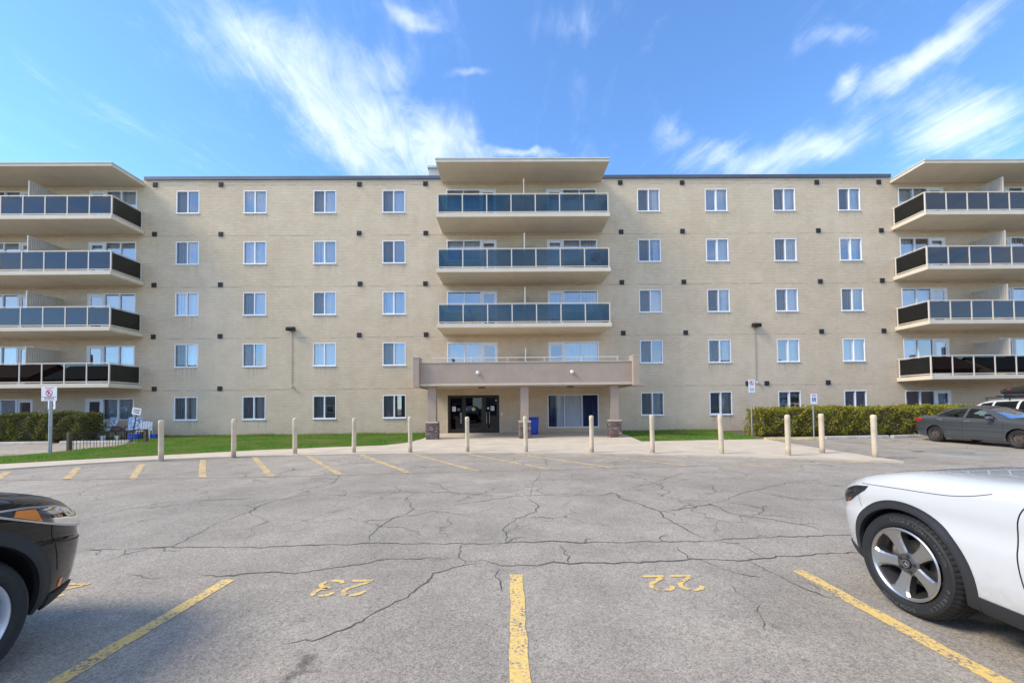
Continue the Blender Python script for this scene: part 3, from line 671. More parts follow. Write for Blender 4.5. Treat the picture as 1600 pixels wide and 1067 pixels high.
def wall_with_holes(name, x0, x1, z0, z1, hs, depth, parent):
    xs = sorted({round(v, 4) for h in hs for v in h[:2]} | {x0, x1}); zs = sorted({round(v, 4) for h in hs for v in h[2:]} | {z0, z1})
    mb = MB(); idx = {}
    def V(x, z):
        if (x, z) not in idx: idx[(x, z)] = len(mb.v); mb.v.append((x, 0, z))
        return idx[(x, z)]
    H = np.array(hs)
    for a, b in zip(xs[:-1], xs[1:]):
        for c, d in zip(zs[:-1], zs[1:]):
            mx, mz = (a + b) / 2, (c + d) / 2
            if np.any((H[:, 0] < mx) & (H[:, 1] > mx) & (H[:, 2] < mz) & (H[:, 3] > mz)): continue
            mb.f.append((V(a, c), V(b, c), V(b, d), V(a, d))); mb.m.append(0)
    for (a, b, c, d) in hs:
        mb.add([(a, 0, c), (b, 0, c), (b, 0, d), (a, 0, d), (a, depth, c), (b, depth, c), (b, depth, d), (a, depth, d)],
               [(0, 4, 5, 1), (1, 5, 6, 2), (2, 6, 7, 3), (3, 7, 4, 0)])
    return mb.build(name, 'brick', parent)
wall_with_holes('front_wall', -XE, XE, -0.3, 14.05, holes, 0.16, bld)
mb = MB(); mb.box(-XE, -XE + 0.2, 0.01, 15, -0.3, 14.05); mb.build('side_wall', 'brick', bld)
mb = MB(); mb.box(XE - 0.2, XE, 0.01, 15, -0.3, 14.05); mb.build('side_wall', 'brick', bld)
mb = MB(); mb.box(-XE + 0.2, XE - 0.2, 14.8, 15, -0.3, 14.05); mb.build('rear_wall', 'brick', bld)
mb = MB(); mb.box(-XE + 0.2, XE - 0.2, 0.01, 14.8, 13.9, 14.0); mb.build('roof', 'roofing', bld)
mb = MB(); mb.box(-XE + 0.2, XE - 0.2, 3.2, 3.3, 0, 13.9); mb.build('interior_wall', 'interior', bld)
fm = MB(); fm.box(-XE + 0.2, XE - 0.2, 0.17, 3.2, 0, 0.14)
f0 = fm.build('interior_floor', 'interior', bld, loc=(0, 0, -0.04))
for s in SOF: inst(f0, bld, (0, 0, s + 0.03))
pm = MB(); pm.box(-0.05, 0.05, 0.17, 3.2, 0, 14)
p0 = pm.build('interior_partition', 'interior', bld, loc=(0, 0, -0.1))
for x in (-19.9, -16.3, -12.5, -8.8, -5.2, 5.2, 8.8, 12.5, 16.3, 19.9, 24.74, -24.74, 29.5, -29.5): inst(p0, bld, (x, 0, -0.1))
# metal coping along the roof edge
for a_, b_ in ((-20.4, -4.38), (4.38, 20.4)):
    mb = MB(); mb.box(a_, b_, -0.07, 0.3, 14.02, 14.2); mb.build('coping', 'flashing', bld)
# plant room behind the central roof slab
mb = MB(); mb.box(-5.95, -1.0, 4.6, 9, 14.0, 17.45); mb.build('plant_room', 'penthouse', bld)
mb = MB(); mb.box(-6.03, -0.92, 4.52, 9.08, 17.453, 17.6); mb.build('plant_room_cap', 'light_flashing', bld)

# --- windows
def wavy(w, h, amp, n, y):
    mb = MB(); vs = []
    for i in range(n + 1):
        x = -w / 2 + w * i / n; yy = y + amp * math.sin(i * 1.25) + amp * 0.5 * math.sin(i * 0.53 + 1)
        vs += [(x, yy, -h / 2), (x, yy, h / 2)]
    mb.add(vs, [(2 * i, 2 * i + 2, 2 * i + 3, 2 * i + 1) for i in range(n)]); return mb
def slats(w, h, n, y):
    mb = MB()
    for i in range(n):
        x = -w / 2 + w * (i + 0.5) / n; d = w / n * 0.55; t = R(20 + random.uniform(-9, 9))
        mb.add([(x - d * math.cos(t), y - d * math.sin(t), -h / 2), (x + d * math.cos(t), y + d * math.sin(t), -h / 2), (x + d * math.cos(t), y + d * math.sin(t), h / 2), (x - d * math.cos(t), y - d * math.sin(t), h / 2)], [(0, 1, 2, 3)])
    return mb
half = WW / 2
def window_proto():
    mb = MB(); fw = 0.046; y0, y1 = -0.012, 0.09
    mb.bevbox(-half, half, y0, y1, half - fw, half, 0.006); mb.bevbox(-half, half, y0, y1, -half, -half + fw, 0.006)
    mb.bevbox(-half, -half + fw, y0 + 0.003, y1, -half + fw - 0.004, half - fw + 0.004, 0.006); mb.bevbox(half - fw, half, y0 + 0.003, y1, -half + fw - 0.004, half - fw + 0.004, 0.006)
    mb.bevbox(-0.028, 0.028, y0 + 0.006, y1, -half + fw - 0.004, half - fw + 0.004, 0.006)
    mb.bevbox(-half - 0.02, half + 0.02, -0.05, 0.02, -half - 0.035, -half + 0.004, 0.006)
    o = mb.build('window', 'white_vinyl', bld)
    return o
w0 = window_proto()
def pane_mesh(w, h):
    mb = MB(); mb.add([(-w / 2, 0, -h / 2), (w / 2, 0, -h / 2), (w / 2, 0, h / 2), (-w / 2, 0, h / 2)], [(0, 1, 2, 3)]); return mb
pw, ph = half - 0.055 - 0.028 + 0.01, WW - 0.11 + 0.01
paneL = pane_mesh(pw, ph).build('pane', 'window_glass', w0, loc=(-half / 2 - 0.0135, 0.06, 0))
paneR = inst(paneL, w0, (half / 2 + 0.0135, 0.045, 0))
sash = MB(); sw = 0.022
for (a, b, c, d) in ((-pw / 2, pw / 2, ph / 2 - sw, ph / 2), (-pw / 2, pw / 2, -ph / 2, -ph / 2 + sw), (-pw / 2, -pw / 2 + sw, -ph / 2 + sw, ph / 2 - sw), (pw / 2 - sw, pw / 2, -ph / 2 + sw, ph / 2 - sw)):
    sash.box(a, b, -0.012, 0.012, c, d)
sashL = sash.build('sash', 'white_vinyl', w0, loc=(-half / 2 - 0.0135, 0.062, 0))
screenL = pane_mesh(pw, ph).build('insect_screen', 'screen', w0, loc=(-half / 2 - 0.0135, 0.03, 0))
CUR = {}
for k in range(2):
    CUR['b%d' % k] = slats(WW + 0.1, WW + 0.1, 12, 0.24).build('blinds', 'blinds', w0)
CUR['bL'] = slats(WW / 2, WW + 0.1, 6, 0.24).build('blinds', 'blinds', w0, loc=(-WW / 4, 0, 0))
CUR['w'] = wavy(WW + 0.1, WW + 0.1, 0.02, 34, 0.24).build('curtain', 'white_curtain', w0)
CUR['wR'] = wavy(WW * 0.5, WW + 0.1, 0.025, 18, 0.24).build('curtain', 'white_curtain', w0)
CUR['wr'] = wavy(WW * 0.28, WW + 0.1, 0.025, 12, 0.24).build('curtain', 'white_curtain', w0)
CUR['u'] = wavy(WW * 0.5, WW + 0.1, 0.025, 18, 0.25).build('curtain', 'blue_curtain', w0)
CUR['r'] = wavy(WW * 0.5, WW + 0.1, 0.025, 18, 0.25).build('curtain', 'red_curtain', w0)
for k, q in CUR.items(): q.parent = None
tmpl = {k: q.data for k, q in CUR.items()}
for q in CUR.values(): bpy.data.objects.remove(q)
def cur(key, parent, loc=(0, 0, 0), name='curtain', scale=None):
    o = bpy.data.objects.new('blinds' if key[0] == 'b' else name, tmpl[key]); C.objects.link(o); o.parent = parent; o.location = loc
    if scale: o.scale = scale
    return o
LOOK = ['u b w w wr wR w wR', 'bLu w b u wr wR b wR', 'bLw b w w wR r2 w b', 'bLw wr w bR n wr wR w', 'bL wR n n w wR n rR']
for r, row in enumerate(ROWS):
    keys = LOOK[r].split()
    for ci, cx in enumerate(COLS):
        o = w0 if (r == 0 and ci == 0) else tree_copy(w0, bld)
        o.location = (cx, 0, row)
        k = keys[ci]
        if random.random() < 0.3:
            for ch in list(o.children):
                if ch.name.startswith('insect_screen') and o is not w0: bpy.data.objects.remove(ch)
        if k == 'b': cur('b%d' % (ci % 2), o)
        elif k == 'w': cur('w', o)
        elif k == 'wR': cur('wR', o, (WW / 4, 0, 0)); cur('bL', o, (-WW / 4, 0.06, 0)) if (r + ci) % 2 else None
        elif k == 'wr': cur('wr', o, (WW * 0.36, 0, 0)); cur('wr', o, (-WW * 0.36, 0, 0)) if r > 2 else None
        elif k == 'u': cur('u', o, (-WW / 4, 0, 0))
        elif k == 'bLu': cur('bL', o, (-WW / 4, 0, 0)); cur('u', o, (WW / 4, 0, 0))
        elif k == 'bLw': cur('bL', o, (-WW / 4, 0, 0)); cur('wR', o, (WW / 4, 0, 0))
        elif k == 'bL': cur('bL', o, (-WW / 4, 0, 0)); cur('wR', o, (WW / 4, 0.1, 0))
        elif k == 'bR': cur('bL', o, (-WW / 4, 0, 0)); cur('wR', o, (WW / 4, 0, 0))
        elif k == 'rR': cur('r', o, (WW / 4, 0, 0))
        elif k == 'r2': cur('u', o, (-WW / 4, 0, 0)); cur('wr', o, (WW * 0.36, 0, 0))

# --- balcony door and window units
def unit(x0, x1, ds, i):
    zt = TOPS[i]; zf = FLOORZ[i]; dw = 0.86; zw = zt - 1.16; fw = 0.055
    if ds > 0: wx0, wx1, dx0, dx1 = x0, x1 - dw, x1 - dw, x1
    else: wx0, wx1, dx0, dx1 = x0 + dw, x1, x0, x0 + dw
    y0, y1 = -0.012, 0.09
    cxw = (wx0 + wx1) / 2; czw = (zw + zt) / 2; W = wx1 - wx0; H = zt - zw
    mb = MB(); a, b, c, d = -W / 2, W / 2, -H / 2, H / 2
    mb.bevbox(a, b, y0, y1, d - fw, d, 0.006); mb.bevbox(a, b, y0, y1, c, c + fw, 0.006)
    for xa, xb in ((a, a + fw), (b - fw, b), (-0.03, 0.03)): mb.bevbox(xa, xb, y0 + 0.004, y1, c + fw - 0.004, d - fw + 0.004, 0.006)
    win = mb.build('window', 'white_vinyl', bld, loc=(cxw, 0, czw))
    p1 = pane_mesh(W / 2 - fw, H - 2 * fw + 0.01).build('pane', 'window_glass', win, loc=(-W / 4 + 0.012, 0.05, 0)); inst(p1, win, (W / 4 - 0.012, 0.05, 0))
    h = random.random(); sc = (W / WW, 1, H / WW)
    if i == 4 and x0 > 20: # red-brown drapes on the ground floor right
        m = tmpl['r'].copy(); m.materials[0] = MATS['pink_curtain']
        for sx in (-W / 4, W / 4):
            q = bpy.data.objects.new('curtain', m); C.objects.link(q); q.parent = win; q.location = (sx, 0, 0); q.scale = sc
    elif h < 0.35: cur('w', win, scale=sc)
    elif h < 0.6: cur('b0', win, scale=sc)
    elif h < 0.85: cur('wR', win, (W / 4 * random.choice((-1, 1)), 0, 0), scale=sc)
    # door
    D = dx1 - dx0; HD = zt - zf; cz = (zt + zf) / 2; a, b, c, d = -D / 2, D / 2, -HD / 2, HD / 2
    mb = MB(); t = 0.05
    mb.bevbox(a, b, y0, y1, d - t, d, 0.006); mb.bevbox(a, a + t, y0 + 0.003, y1, c, d - t + 0.004, 0.006); mb.bevbox(b - t, b, y0 + 0.003, y1, c, d - t + 0.004, 0.006)
    st_ = 0.10
    mb.bevbox(a + t, a + t + st_, 0.02, 0.07, c + 0.01, d - t, 0.006); mb.bevbox(b - t - st_, b - t, 0.02, 0.07, c + 0.01, d - t, 0.006)
    mb.bevbox(a + t + st_, b - t - st_, 0.024, 0.066, d - t - 0.12, d - t, 0.006); mb.bevbox(a + t + st_, b - t - st_, 0.024, 0.066, c + 0.01, c + 0.22, 0.006)
    door = mb.build('door', 'white_vinyl', bld, loc=((dx0 + dx1) / 2, 0, cz))
    pane_mesh(D - 2 * t - 2 * st_ + 0.01, HD - 0.38).build('pane', 'window_glass', door, loc=(0, 0.045, 0.02))
    hb = MB(); hb.bevbox(-0.012, 0.012, -0.04, 0.022, -0.07, 0.07, 0.006); hb.build('handle', 'steel', door, loc=((b - t - 0.05) * -ds, 0, -0.05))
    if random.random() < 0.45:
        cur('w', door, (0, -0.02, 0), scale=(0.6 / WW, 1, (HD - 0.4) / WW))
for u in units: unit(*u)

# --- balconies
def balcony(x0, x1, zs, n_front, side, label=None, div=None):
    """slab with posts, rails and tinted panels; side: which ends get a return (-1, 1, 0 both)"""
    dep = 1.8; th = 0.20; cx = (x0 + x1) / 2; W = x1 - x0; a, b = -W / 2, W / 2
    mb = MB(); mb.bevbox(a, b, -dep, -0.002, 0, th, 0.012)
    bal = mb.build('balcony', 'slab_paint', bld, loc=(cx, 0, zs))
    yr = -dep + 0.10; zt = th + 1.0
    ends = [a + 0.08, b - 0.08]
    L = ends[1] - ends[0]; mb = MB(); mb.bevbox(-L / 2 - 0.03, L / 2 + 0.03, yr - 0.03, yr + 0.03, zt - 0.02, zt + 0.025, 0.006)
    mb.build('top_rail', 'rail_paint', bal)
    mb = MB(); mb.bevbox(-L / 2, L / 2, yr - 0.02, yr + 0.02, th + 0.075, th + 0.11, 0.005); mb.build('bottom_rail', 'rail_paint', bal)
    pm_ = MB(); pm_.bevbox(-0.026, 0.026, -0.026, 0.026, 0, 1.0 - 0.02, 0.004)
    post = None
    for k in range(n_front + 1):
        x = ends[0] + L * k / n_front
        if post is None: post = pm_.build('post', 'rail_paint', bal, loc=(x, yr, th + 0.002))
        else: inst(post, bal, (x, yr, th + 0.002))
    pw_ = L / n_front - 0.052; gp = MB(); gp.box(-pw_ / 2, pw_ / 2, -0.004, 0.004, th + 0.112, zt - 0.05)
    g0 = None
    for k in range(n_front):
        x = ends[0] + L * (k + 0.5) / n_front
        if g0 is None: g0 = gp.build('glass_panel', 'balcony_glass', bal, loc=(x, yr, 0))
        else: inst(g0, bal, (x, yr, 0))
    for s in ((-1, 1) if side == 0 else (side,)):
        x = ends[0] if s < 0 else ends[1]; y1 = -0.10
        mb = MB(); mb.bevbox(x - 0.03, x + 0.03, yr + 0.035, -0.012, zt - 0.02, zt + 0.025, 0.006); mb.build('side_rail', 'rail_paint', bal)
        mb = MB(); mb.bevbox(x - 0.02, x + 0.02, yr + 0.03, y1 - 0.03, th + 0.075, th + 0.11, 0.005); mb.build('bottom_rail', 'rail_paint', bal)
        inst(post, bal, (x, y1, th + 0.002))
        mb = MB(); mb.box(x - 0.004, x + 0.004, yr + 0.03, y1 - 0.03, th + 0.112, zt - 0.05); mb.build('glass_panel', 'balcony_glass', bal)
    if div is not None:
        partition(bal, div - cx, th)
    return bal
def partition(parent, x, z0, h=1.85, d=1.5):
    mb = MB(); n = 30; vs = []
    for i in range(n * 2 + 1):
        y = -0.01 - d * i / (n * 2); xx = x + (0.016 if (i // 2) % 2 else -0.016)
        vs += [(xx, y, z0 + 0.02), (xx, y, z0 + h)]
    mb.add(vs, [(2 * i, 2 * i + 2, 2 * i + 3, 2 * i + 1) for i in range(n * 2)])
    p = mb.build('privacy_partition', 'partition_metal', parent)
    fr = MB(); fr.box(x - 0.025, x + 0.025, -0.05 - d, -0.012 - d, z0 + 0.002, z0 + h + 0.03); fr.box(x - 0.025, x + 0.025, -0.012 - d, -0.01, z0 + h, z0 + h + 0.03)
    fr.build('partition_frame', 'rail_paint', p)
for i, s in enumerate(SOF):
    if i > 0: balcony(-4.35, 4.36, s, 7, 0, div=0.05)
    balcony(-XE + 0.5, -20.38, s, 11, 1, div=-24.74)
    balcony(20.38, XE - 0.5, s, 11, -1, div=24.74)
def roof_slab(x0, x1, z):
    mb = MB(); mb.bevbox(x0, x1, -1.83, -0.002, z, z + 0.14, 0.01); o = mb.build('roof_canopy', 'slab_paint', bld)
    mb = MB(); mb.box(x0 - 0.025, x1 + 0.025, -1.86, -0.075, z + 0.143, z + 0.20); mb.build('canopy_flashing', 'light_flashing', o)
roof_slab(-4.36, 4.36, 13.84); roof_slab(-XE, -20.38, 13.70); roof_slab(20.38, XE, 13.70)

# --- vents, floodlights, cameras
mb = MB(); mb.bevbox(-0.125, 0.125, -0.035, 0.0, -0.125, 0.125, 0.008)
for k in range(5): mb.box(-0.10, 0.10, -0.05, -0.03, -0.095 + k * 0.042, -0.075 + k * 0.042)
v0 = None
vp = [(x, z) for x in (-19.83, -16.3, -8.82, -5.26, 5.43, 8.82, 16.32, 19.77) for z in (13.78, 11.07, 8.29, 5.52)] + [(-19.75, 2.74), (-16.27, 2.72), (12.17, 2.71), (13.19, 2.71), (16.6, 2.74)]
for (x, z) in vp:
    if v0 is None: v0 = mb.build('vent', 'vent_metal', bld, loc=(x, -0.003, z))
    else: inst(v0, bld, (x + random.uniform(-.03, .03), -0.003, z + random.uniform(-.02, .02)))
for x in (-12.44, 12.65):
    mb = MB(); mb.prism([(-0.05, -0.1), (-0.28, -0.12), (-0.30, 0.02), (-0.22, 0.1), (-0.05, 0.1)], 'x', -0.2, 0.2)
    fl = mb.build('floodlight', 'black_metal', bld, loc=(x, 0, 5.87))
    mb = MB(); mb.add([(-0.17, -0.293, -0.10), (0.17, -0.293, -0.10), (0.17, -0.305, 0.01), (-0.17, -0.305, 0.01)], [(0, 1, 2, 3)]); mb.build('lens', 'lamp_lens', fl)
    mb = MB(); mb.box(-0.09, 0.09, -0.05, -0.003, -0.09, 0.09); mb.build('mounting_box', 'dark_plastic', fl)
    mb = MB(); mb.tube((0, -0.025, -0.09), (0, -0.025, -3.05), 0.016, n=8); mb.build('conduit', 'galvanised', fl)
    mb = MB(); mb.lathe([(0.0, -0.08), (0.05, -0.065), (0.075, -0.02), (0.08, 0.03), (0.0, 0.035)], 14); mb.build('camera_dome', 'lamp_white', fl, smooth=60, loc=(0.03, -0.09, -3.1))

# --- entrance canopy
fy = -3.3
mb = MB(); mb.box(-4.86, 4.83, fy, fy + 0.18, 2.66, 3.6)
can = mb.build('entrance_canopy', 'stucco', bld)
mb = MB(); mb.box(-4.86, 4.83, fy - 0.035, fy + 0.15, 2.56, 2.657); mb.build('fascia_trim', 'stucco_trim', can)
mb = MB(); mb.box(-4.86, 4.83, fy - 0.03, fy + 0.2, 3.603, 3.64); mb.build('fascia_cap', 'stucco_trim', can)
for s, x0, x1 in ((-1, -5.12, -4.863), (1, 4.833, 5.09)):
    mb = MB(); mb.box(x0, x1, fy - 0.22, fy + 0.4, 2.50, 3.82); mb.box(x0, x1, fy + 0.403, -0.002, 2.52, 3.6); mb.build('end_wall', 'stucco', can)
    mb = MB(); mb.box(x0 - 0.015, x1 + 0.015, fy - 0.235, fy + 0.415, 3.823, 3.86); mb.build('end_wall_cap', 'stucco_trim', can)
mb = MB(); mb.box(-4.86, 4.83, fy + 0.185, -0.002, 2.55, 2.70); mb.build('soffit', 'soffit', can)
mb = MB(); mb.box(-4.8, 4.77, fy + 0.3, -0.002, 2.703, 2.9); mb.build('deck', 'slab_paint', can)
mb = MB(); mb.bevbox(-4.4, 4.37, fy + 0.42, fy + 0.46, 3.86, 3.9, 0.005)
rl = mb.build('deck_rail', 'rail_paint', can)
for k in range(6):
    mb = MB(); mb.box(-0.02, 0.02, fy + 0.42, fy + 0.46, 2.9, 3.86); mb.build('rail_post', 'rail_paint', rl, loc=(-4.3 + k * 1.72, 0, 0))
for x in (-2.23, 2.08):
    mb = MB(); mb.lathe([(0.0, -0.12), (0.05, -0.11), (0.085, -0.06), (0.09, -0.02), (0.0, 0.0)], 18, axis='y'); mb.build('fascia_lamp', 'lamp_white', can, smooth=50, loc=(x, fy - 0.002, 3.14))
    mb = MB(); mb.lathe([(0.0, -0.05), (0.17, -0.05), (0.18, -0.002)], 20); mb.build('ceiling_lamp', 'dark_bronze', can, loc=(x + 0.1, fy + 1.2, 2.55))
partition(can, 0.05, 2.9, 1.55)
# columns with ledgestone bases
stone_me = None
bm = bmesh.new(); bmesh.ops.create_cube(bm, size=1.0); bmesh.ops.bevel(bm, geom=bm.edges[:], offset=0.09, segments=1, affect='EDGES')
for v in bm.verts: v.co += Vector([random.uniform(-0.03, 0.03) for _ in range(3)])
stone_me = bpy.data.meshes.new('stone'); bm.to_mesh(stone_me); bm.free(); stone_me.materials.append(MATS['ledge_stone'])
for cxw in (-3.50, 0.785, 4.98):
    x = cxw - XC; yy = 18.55 - YF; zb = gz(18.55) + 0.045
    mb = MB(); mb.bevbox(-0.19, 0.19, -0.19, 0.19, 0.80, 2.56 - zb, 0.008)
    col = mb.build('canopy_column', 'stucco', bld, loc=(x, yy, zb))
    mb = MB(); mb.bevbox(-0.29, 0.29, -0.29, 0.29, 0.74, 0.80, 0.01); mb.build('column_cap', 'stucco_trim', col)
    mb = MB(); mb.box(-0.22, 0.22, -0.22, 0.22, -0.1, 0.74); mb.build('column_core', 'gap_black', col)
    for row in range(11):
        zz = 0.0 + row * 0.0673
        for face in range(4):
            ofs = -0.27
            while ofs < 0.25:
                L = random.uniform(0.11, 0.24); L = min(L, 0.27 - ofs)
                if 0.27 - ofs - L < 0.06: L = 0.27 - ofs
                dpt = random.uniform(0.045, 0.075)
                s = bpy.data.objects.new('stone', stone_me); C.objects.link(s); s.parent = col
                u = ofs + L / 2; d = 0.21 + dpt / 2
                s.location = [(u, -d, zz + 0.034), (d, u, zz + 0.034), (-u, d, zz + 0.034), (-d, -u, zz + 0.034)][face]
                s.rotation_euler = (0, 0, face * math.pi / 2); s.scale = (L - 0.006, dpt + 0.02, 0.0673 - 0.008)
                ofs += L
# --- entrance doors and lobby window
ex0, ex1, ez0, ez1 = -4.10, -1.33, 0.2, 2.22
mb = MB(); y0, y1 = 0.02, 0.12
for (a, b, c, d) in ((ex0, ex1, ez1 - 0.07, ez1), (ex0, ex1, ez0, ez0 + 0.05), (ex0, ex0 + 0.08, ez0 + 0.05, ez1 - 0.07), (ex1 - 0.08, ex1, ez0 + 0.05, ez1 - 0.07), (-3.28, -3.19, ez0 + 0.05, ez1 - 0.07), (-2.21, -2.12, ez0 + 0.05, ez1 - 0.07)):
    mb.box(a, b, y0, y1, c, d)
ent = mb.build('entrance_doors', 'dark_bronze', bld)
for k, (a, b) in enumerate(((ex0 + 0.08, -3.28), (-3.19, -2.21), (-2.12, ex1 - 0.08))):
    p = MB(); p.box(a, b, 0.066, 0.074, ez0 + 0.05, ez1 - 0.07); p.build('pane', 'door_glass', ent)
    f = MB()
    for (q0, q1, q2, q3) in ((a + 0.003, a + 0.06, ez0 + 0.053, ez1 - 0.073), (b - 0.06, b - 0.003, ez0 + 0.053, ez1 - 0.073), (a + 0.06, b - 0.06, ez0 + 0.053, ez0 + 0.2), (a + 0.06, b - 0.06, ez1 - 0.14, ez1 - 0.073)): f.box(q0, q1, 0.045, 0.062, q2, q3)
    f.build('door_leaf_frame', 'dark_bronze', ent)
for x in (-3.42, -3.36, -2.02, -1.86):
    mb = MB(); mb.tube((x, -0.03, 0.7), (x, -0.03, 1.3), 0.012, n=8); mb.tube((x, -0.03, 0.75), (x, 0.05, 0.75), 0.01, n=6); mb.tube((x, -0.03, 1.25), (x, 0.05, 1.25), 0.01, n=6); mb.build('pull_handle', 'steel', ent)
for (x, z, w, h, m_) in ((-3.77, 1.49, 0.19, 0.25, 'paper'), (-3.52, 1.46, 0.15, 0.14, 'sign_grey_text'), (-3.1, 1.46, 0.1, 0.12, 'sign_grey_text'), (-1.93, 1.52, 0.1, 0.1, 'paper'), (-1.70, 1.51, 0.2, 0.25, 'paper'), (-1.49, 1.94, 0.09, 0.07, 'paper')):
    mb = MB(); mb.box(x - w / 2, x + w / 2, 0.060, 0.064, z - h / 2, z + h / 2); mb.build('notice', m_, ent)
    if m_ == 'paper' and h > 0.2:
        mb = MB()
        for k in range(6): mb.box(x - w * 0.36, x + w * random.uniform(0.15, 0.38), 0.0585, 0.0598, z + h * (0.32 - k * 0.12), z + h * (0.36 - k * 0.12))
        mb.build('notice_print', 'sign_grey_text', ent)
mb = MB(); mb.lathe([(0.0, -0.006), (0.085, -0.006), (0.085, 0.0)], 24, axis='y'); mb.build('round_sticker', 'yellow_sticker', ent, loc=(-2.73, 0.064, 1.47))
mb = MB(); mb.bevbox(-0.05, 0.05, -0.05, -0.003, -0.07, 0.07, 0.01); mb.build('intercom', 'lamp_white', bld, loc=(-1.2, 0, 1.2))
lx0, lx1, lz0, lz1 = 1.28, 4.05, 0.42, 2.22
mb = MB()
for (a, b, c, d) in ((lx0, lx1, lz1 - 0.05, lz1), (lx0, lx1, lz0, lz0 + 0.06), (lx0, lx0 + 0.05, lz0 + 0.06, lz1 - 0.05), (lx1 - 0.05, lx1, lz0 + 0.06, lz1 - 0.05), (2.17, 2.21, lz0 + 0.06, lz1 - 0.05), (3.12, 3.16, lz0 + 0.06, lz1 - 0.05)): mb.box(a, b, 0.0, 0.1, c, d)
lw = mb.build('lobby_window', 'white_vinyl', bld)
for a, b in ((lx0 + 0.05, 2.17), (2.21, 3.12), (3.16, lx1 - 0.05)):
    p = MB(); p.box(a, b, 0.05, 0.056, lz0 + 0.06, lz1 - 0.05); p.build('pane', 'lamp_lens', lw)
zc_ = (lz0 + lz1) / 2
for (x, w, key, mm) in ((2.0, 0.5, 'w', None), (2.68, 0.98, 'w', None), (3.6, 0.85, 'u', 'navy_curtain'), (1.52, 0.5, 'u', 'navy_curtain')):
    me_ = tmpl[key]
    if mm: me_ = me_.copy(); me_.materials[0] = MATS[mm]
    q = bpy.data.objects.new('curtain', me_); C.objects.link(q); q.parent = lw; q.location = (x, -0.12, zc_); q.scale = (w / (WW if key == 'w' else WW * .5), 1, 1.8 / WW)

# ------------------------------------------------------------------ bollards
ORD = ['first', 'second', 'third', 'fourth', 'fifth', 'sixth', 'seventh', 'eighth', 'ninth', 'tenth', 'eleventh', 'twelfth', 'last']
BOL = [(-10.72, 12.42), (-8.93, 13.05), (-7.25, 13.62), (-5.34, 13.84), (-3.36, 13.72), (-1.40, 13.72), (0.61, 13.44), (2.75, 13.04), (4.63, 12.70), (6.65, 12.32), (8.29, 11.69), (9.70, 12.18), (10.31, 11.07)]
mb = MB(); mb.lathe([(0.0, -0.25), (0.070, -0.25), (0.070, 1.10), (0.073, 1.11), (0.073, 1.20), (0.065, 1.235), (0.042, 1.252), (0.0, 1.256)], 28)
b0 = mb.build('bollard', 'bollard_paint', smooth=35)
for i, (x, y) in enumerate(BOL):
    o = b0 if i == 0 else inst(b0)
    o.location = (x, y, 0.045 if y > 11.9 or i in (10, 12) else 0.0); o.rotation_euler = (R(random.uniform(-1.2, 1.2)), R(random.uniform(-1.2, 1.2)), random.uniform(0, 6)); o.scale = (1, 1, random.uniform(0.955, 0.985))
    where = {0: 'beside the lawn with the iron fence', 12: 'nearest the parked grey sedan', 6: 'in front of the blue bin'}.get(i, 'along the curved walk')
    tag(o, ('%s beige steel bollard from the iron fence end, %s' % (ORD[i], where)) if i < 12 else 'last beige steel bollard of the row, nearest the parked grey sedan', 'bollard', 'bollards along the curved sidewalk')

# ------------------------------------------------------------------ wheel stops
def wheel_stop(p, q, material, label):
    p = Vector(p); q = Vector(q); L = (q - p).length; a = math.atan2(q.y - p.y, q.x - p.x); c = (p + q) / 2
    bm = bmesh.new(); sec = [(-0.09, -0.02), (0.09, -0.02), (0.085, 0.05), (0.055, 0.125), (-0.055, 0.125), (-0.085, 0.05)]
    m_ = MB(); m_.prism(sec, 'x', -L / 2, L / 2)
    o = m_.build('wheel_stop', material, loc=(c.x, c.y, gz(c.y) + 0.001)); o.rotation_euler = (0, 0, a)
    bv = o.modifiers.new('bevel', 'BEVEL'); bv.width = 0.02; bv.segments = 2
    tag(o, label, 'wheel stop', 'concrete wheel stops in front of the hedges')
wheel_stop((10.95, 16.85), (13.35, 16.75), 'yellow_kerb', 'yellow painted concrete wheel stop by the end of the clipped hedge')
wheel_stop((13.75, 17.1), (16.65, 17.25), 'kerb_concrete', 'grey concrete wheel stop beside the yellow one, before the clipped hedge')
wheel_stop((16.78, 17.2), (19.3, 17.6), 'kerb_concrete', 'grey concrete wheel stop behind the grey sedan')
wheel_stop((-25.2, 18.55), (-21.15, 18.65), 'kerb_concrete', 'long grey concrete wheel stop before the dense dark green hedge')
wheel_stop((-20.7, 18.65), (-17.6, 18.7), 'kerb_concrete', 'grey concrete wheel stop behind the low iron fence')

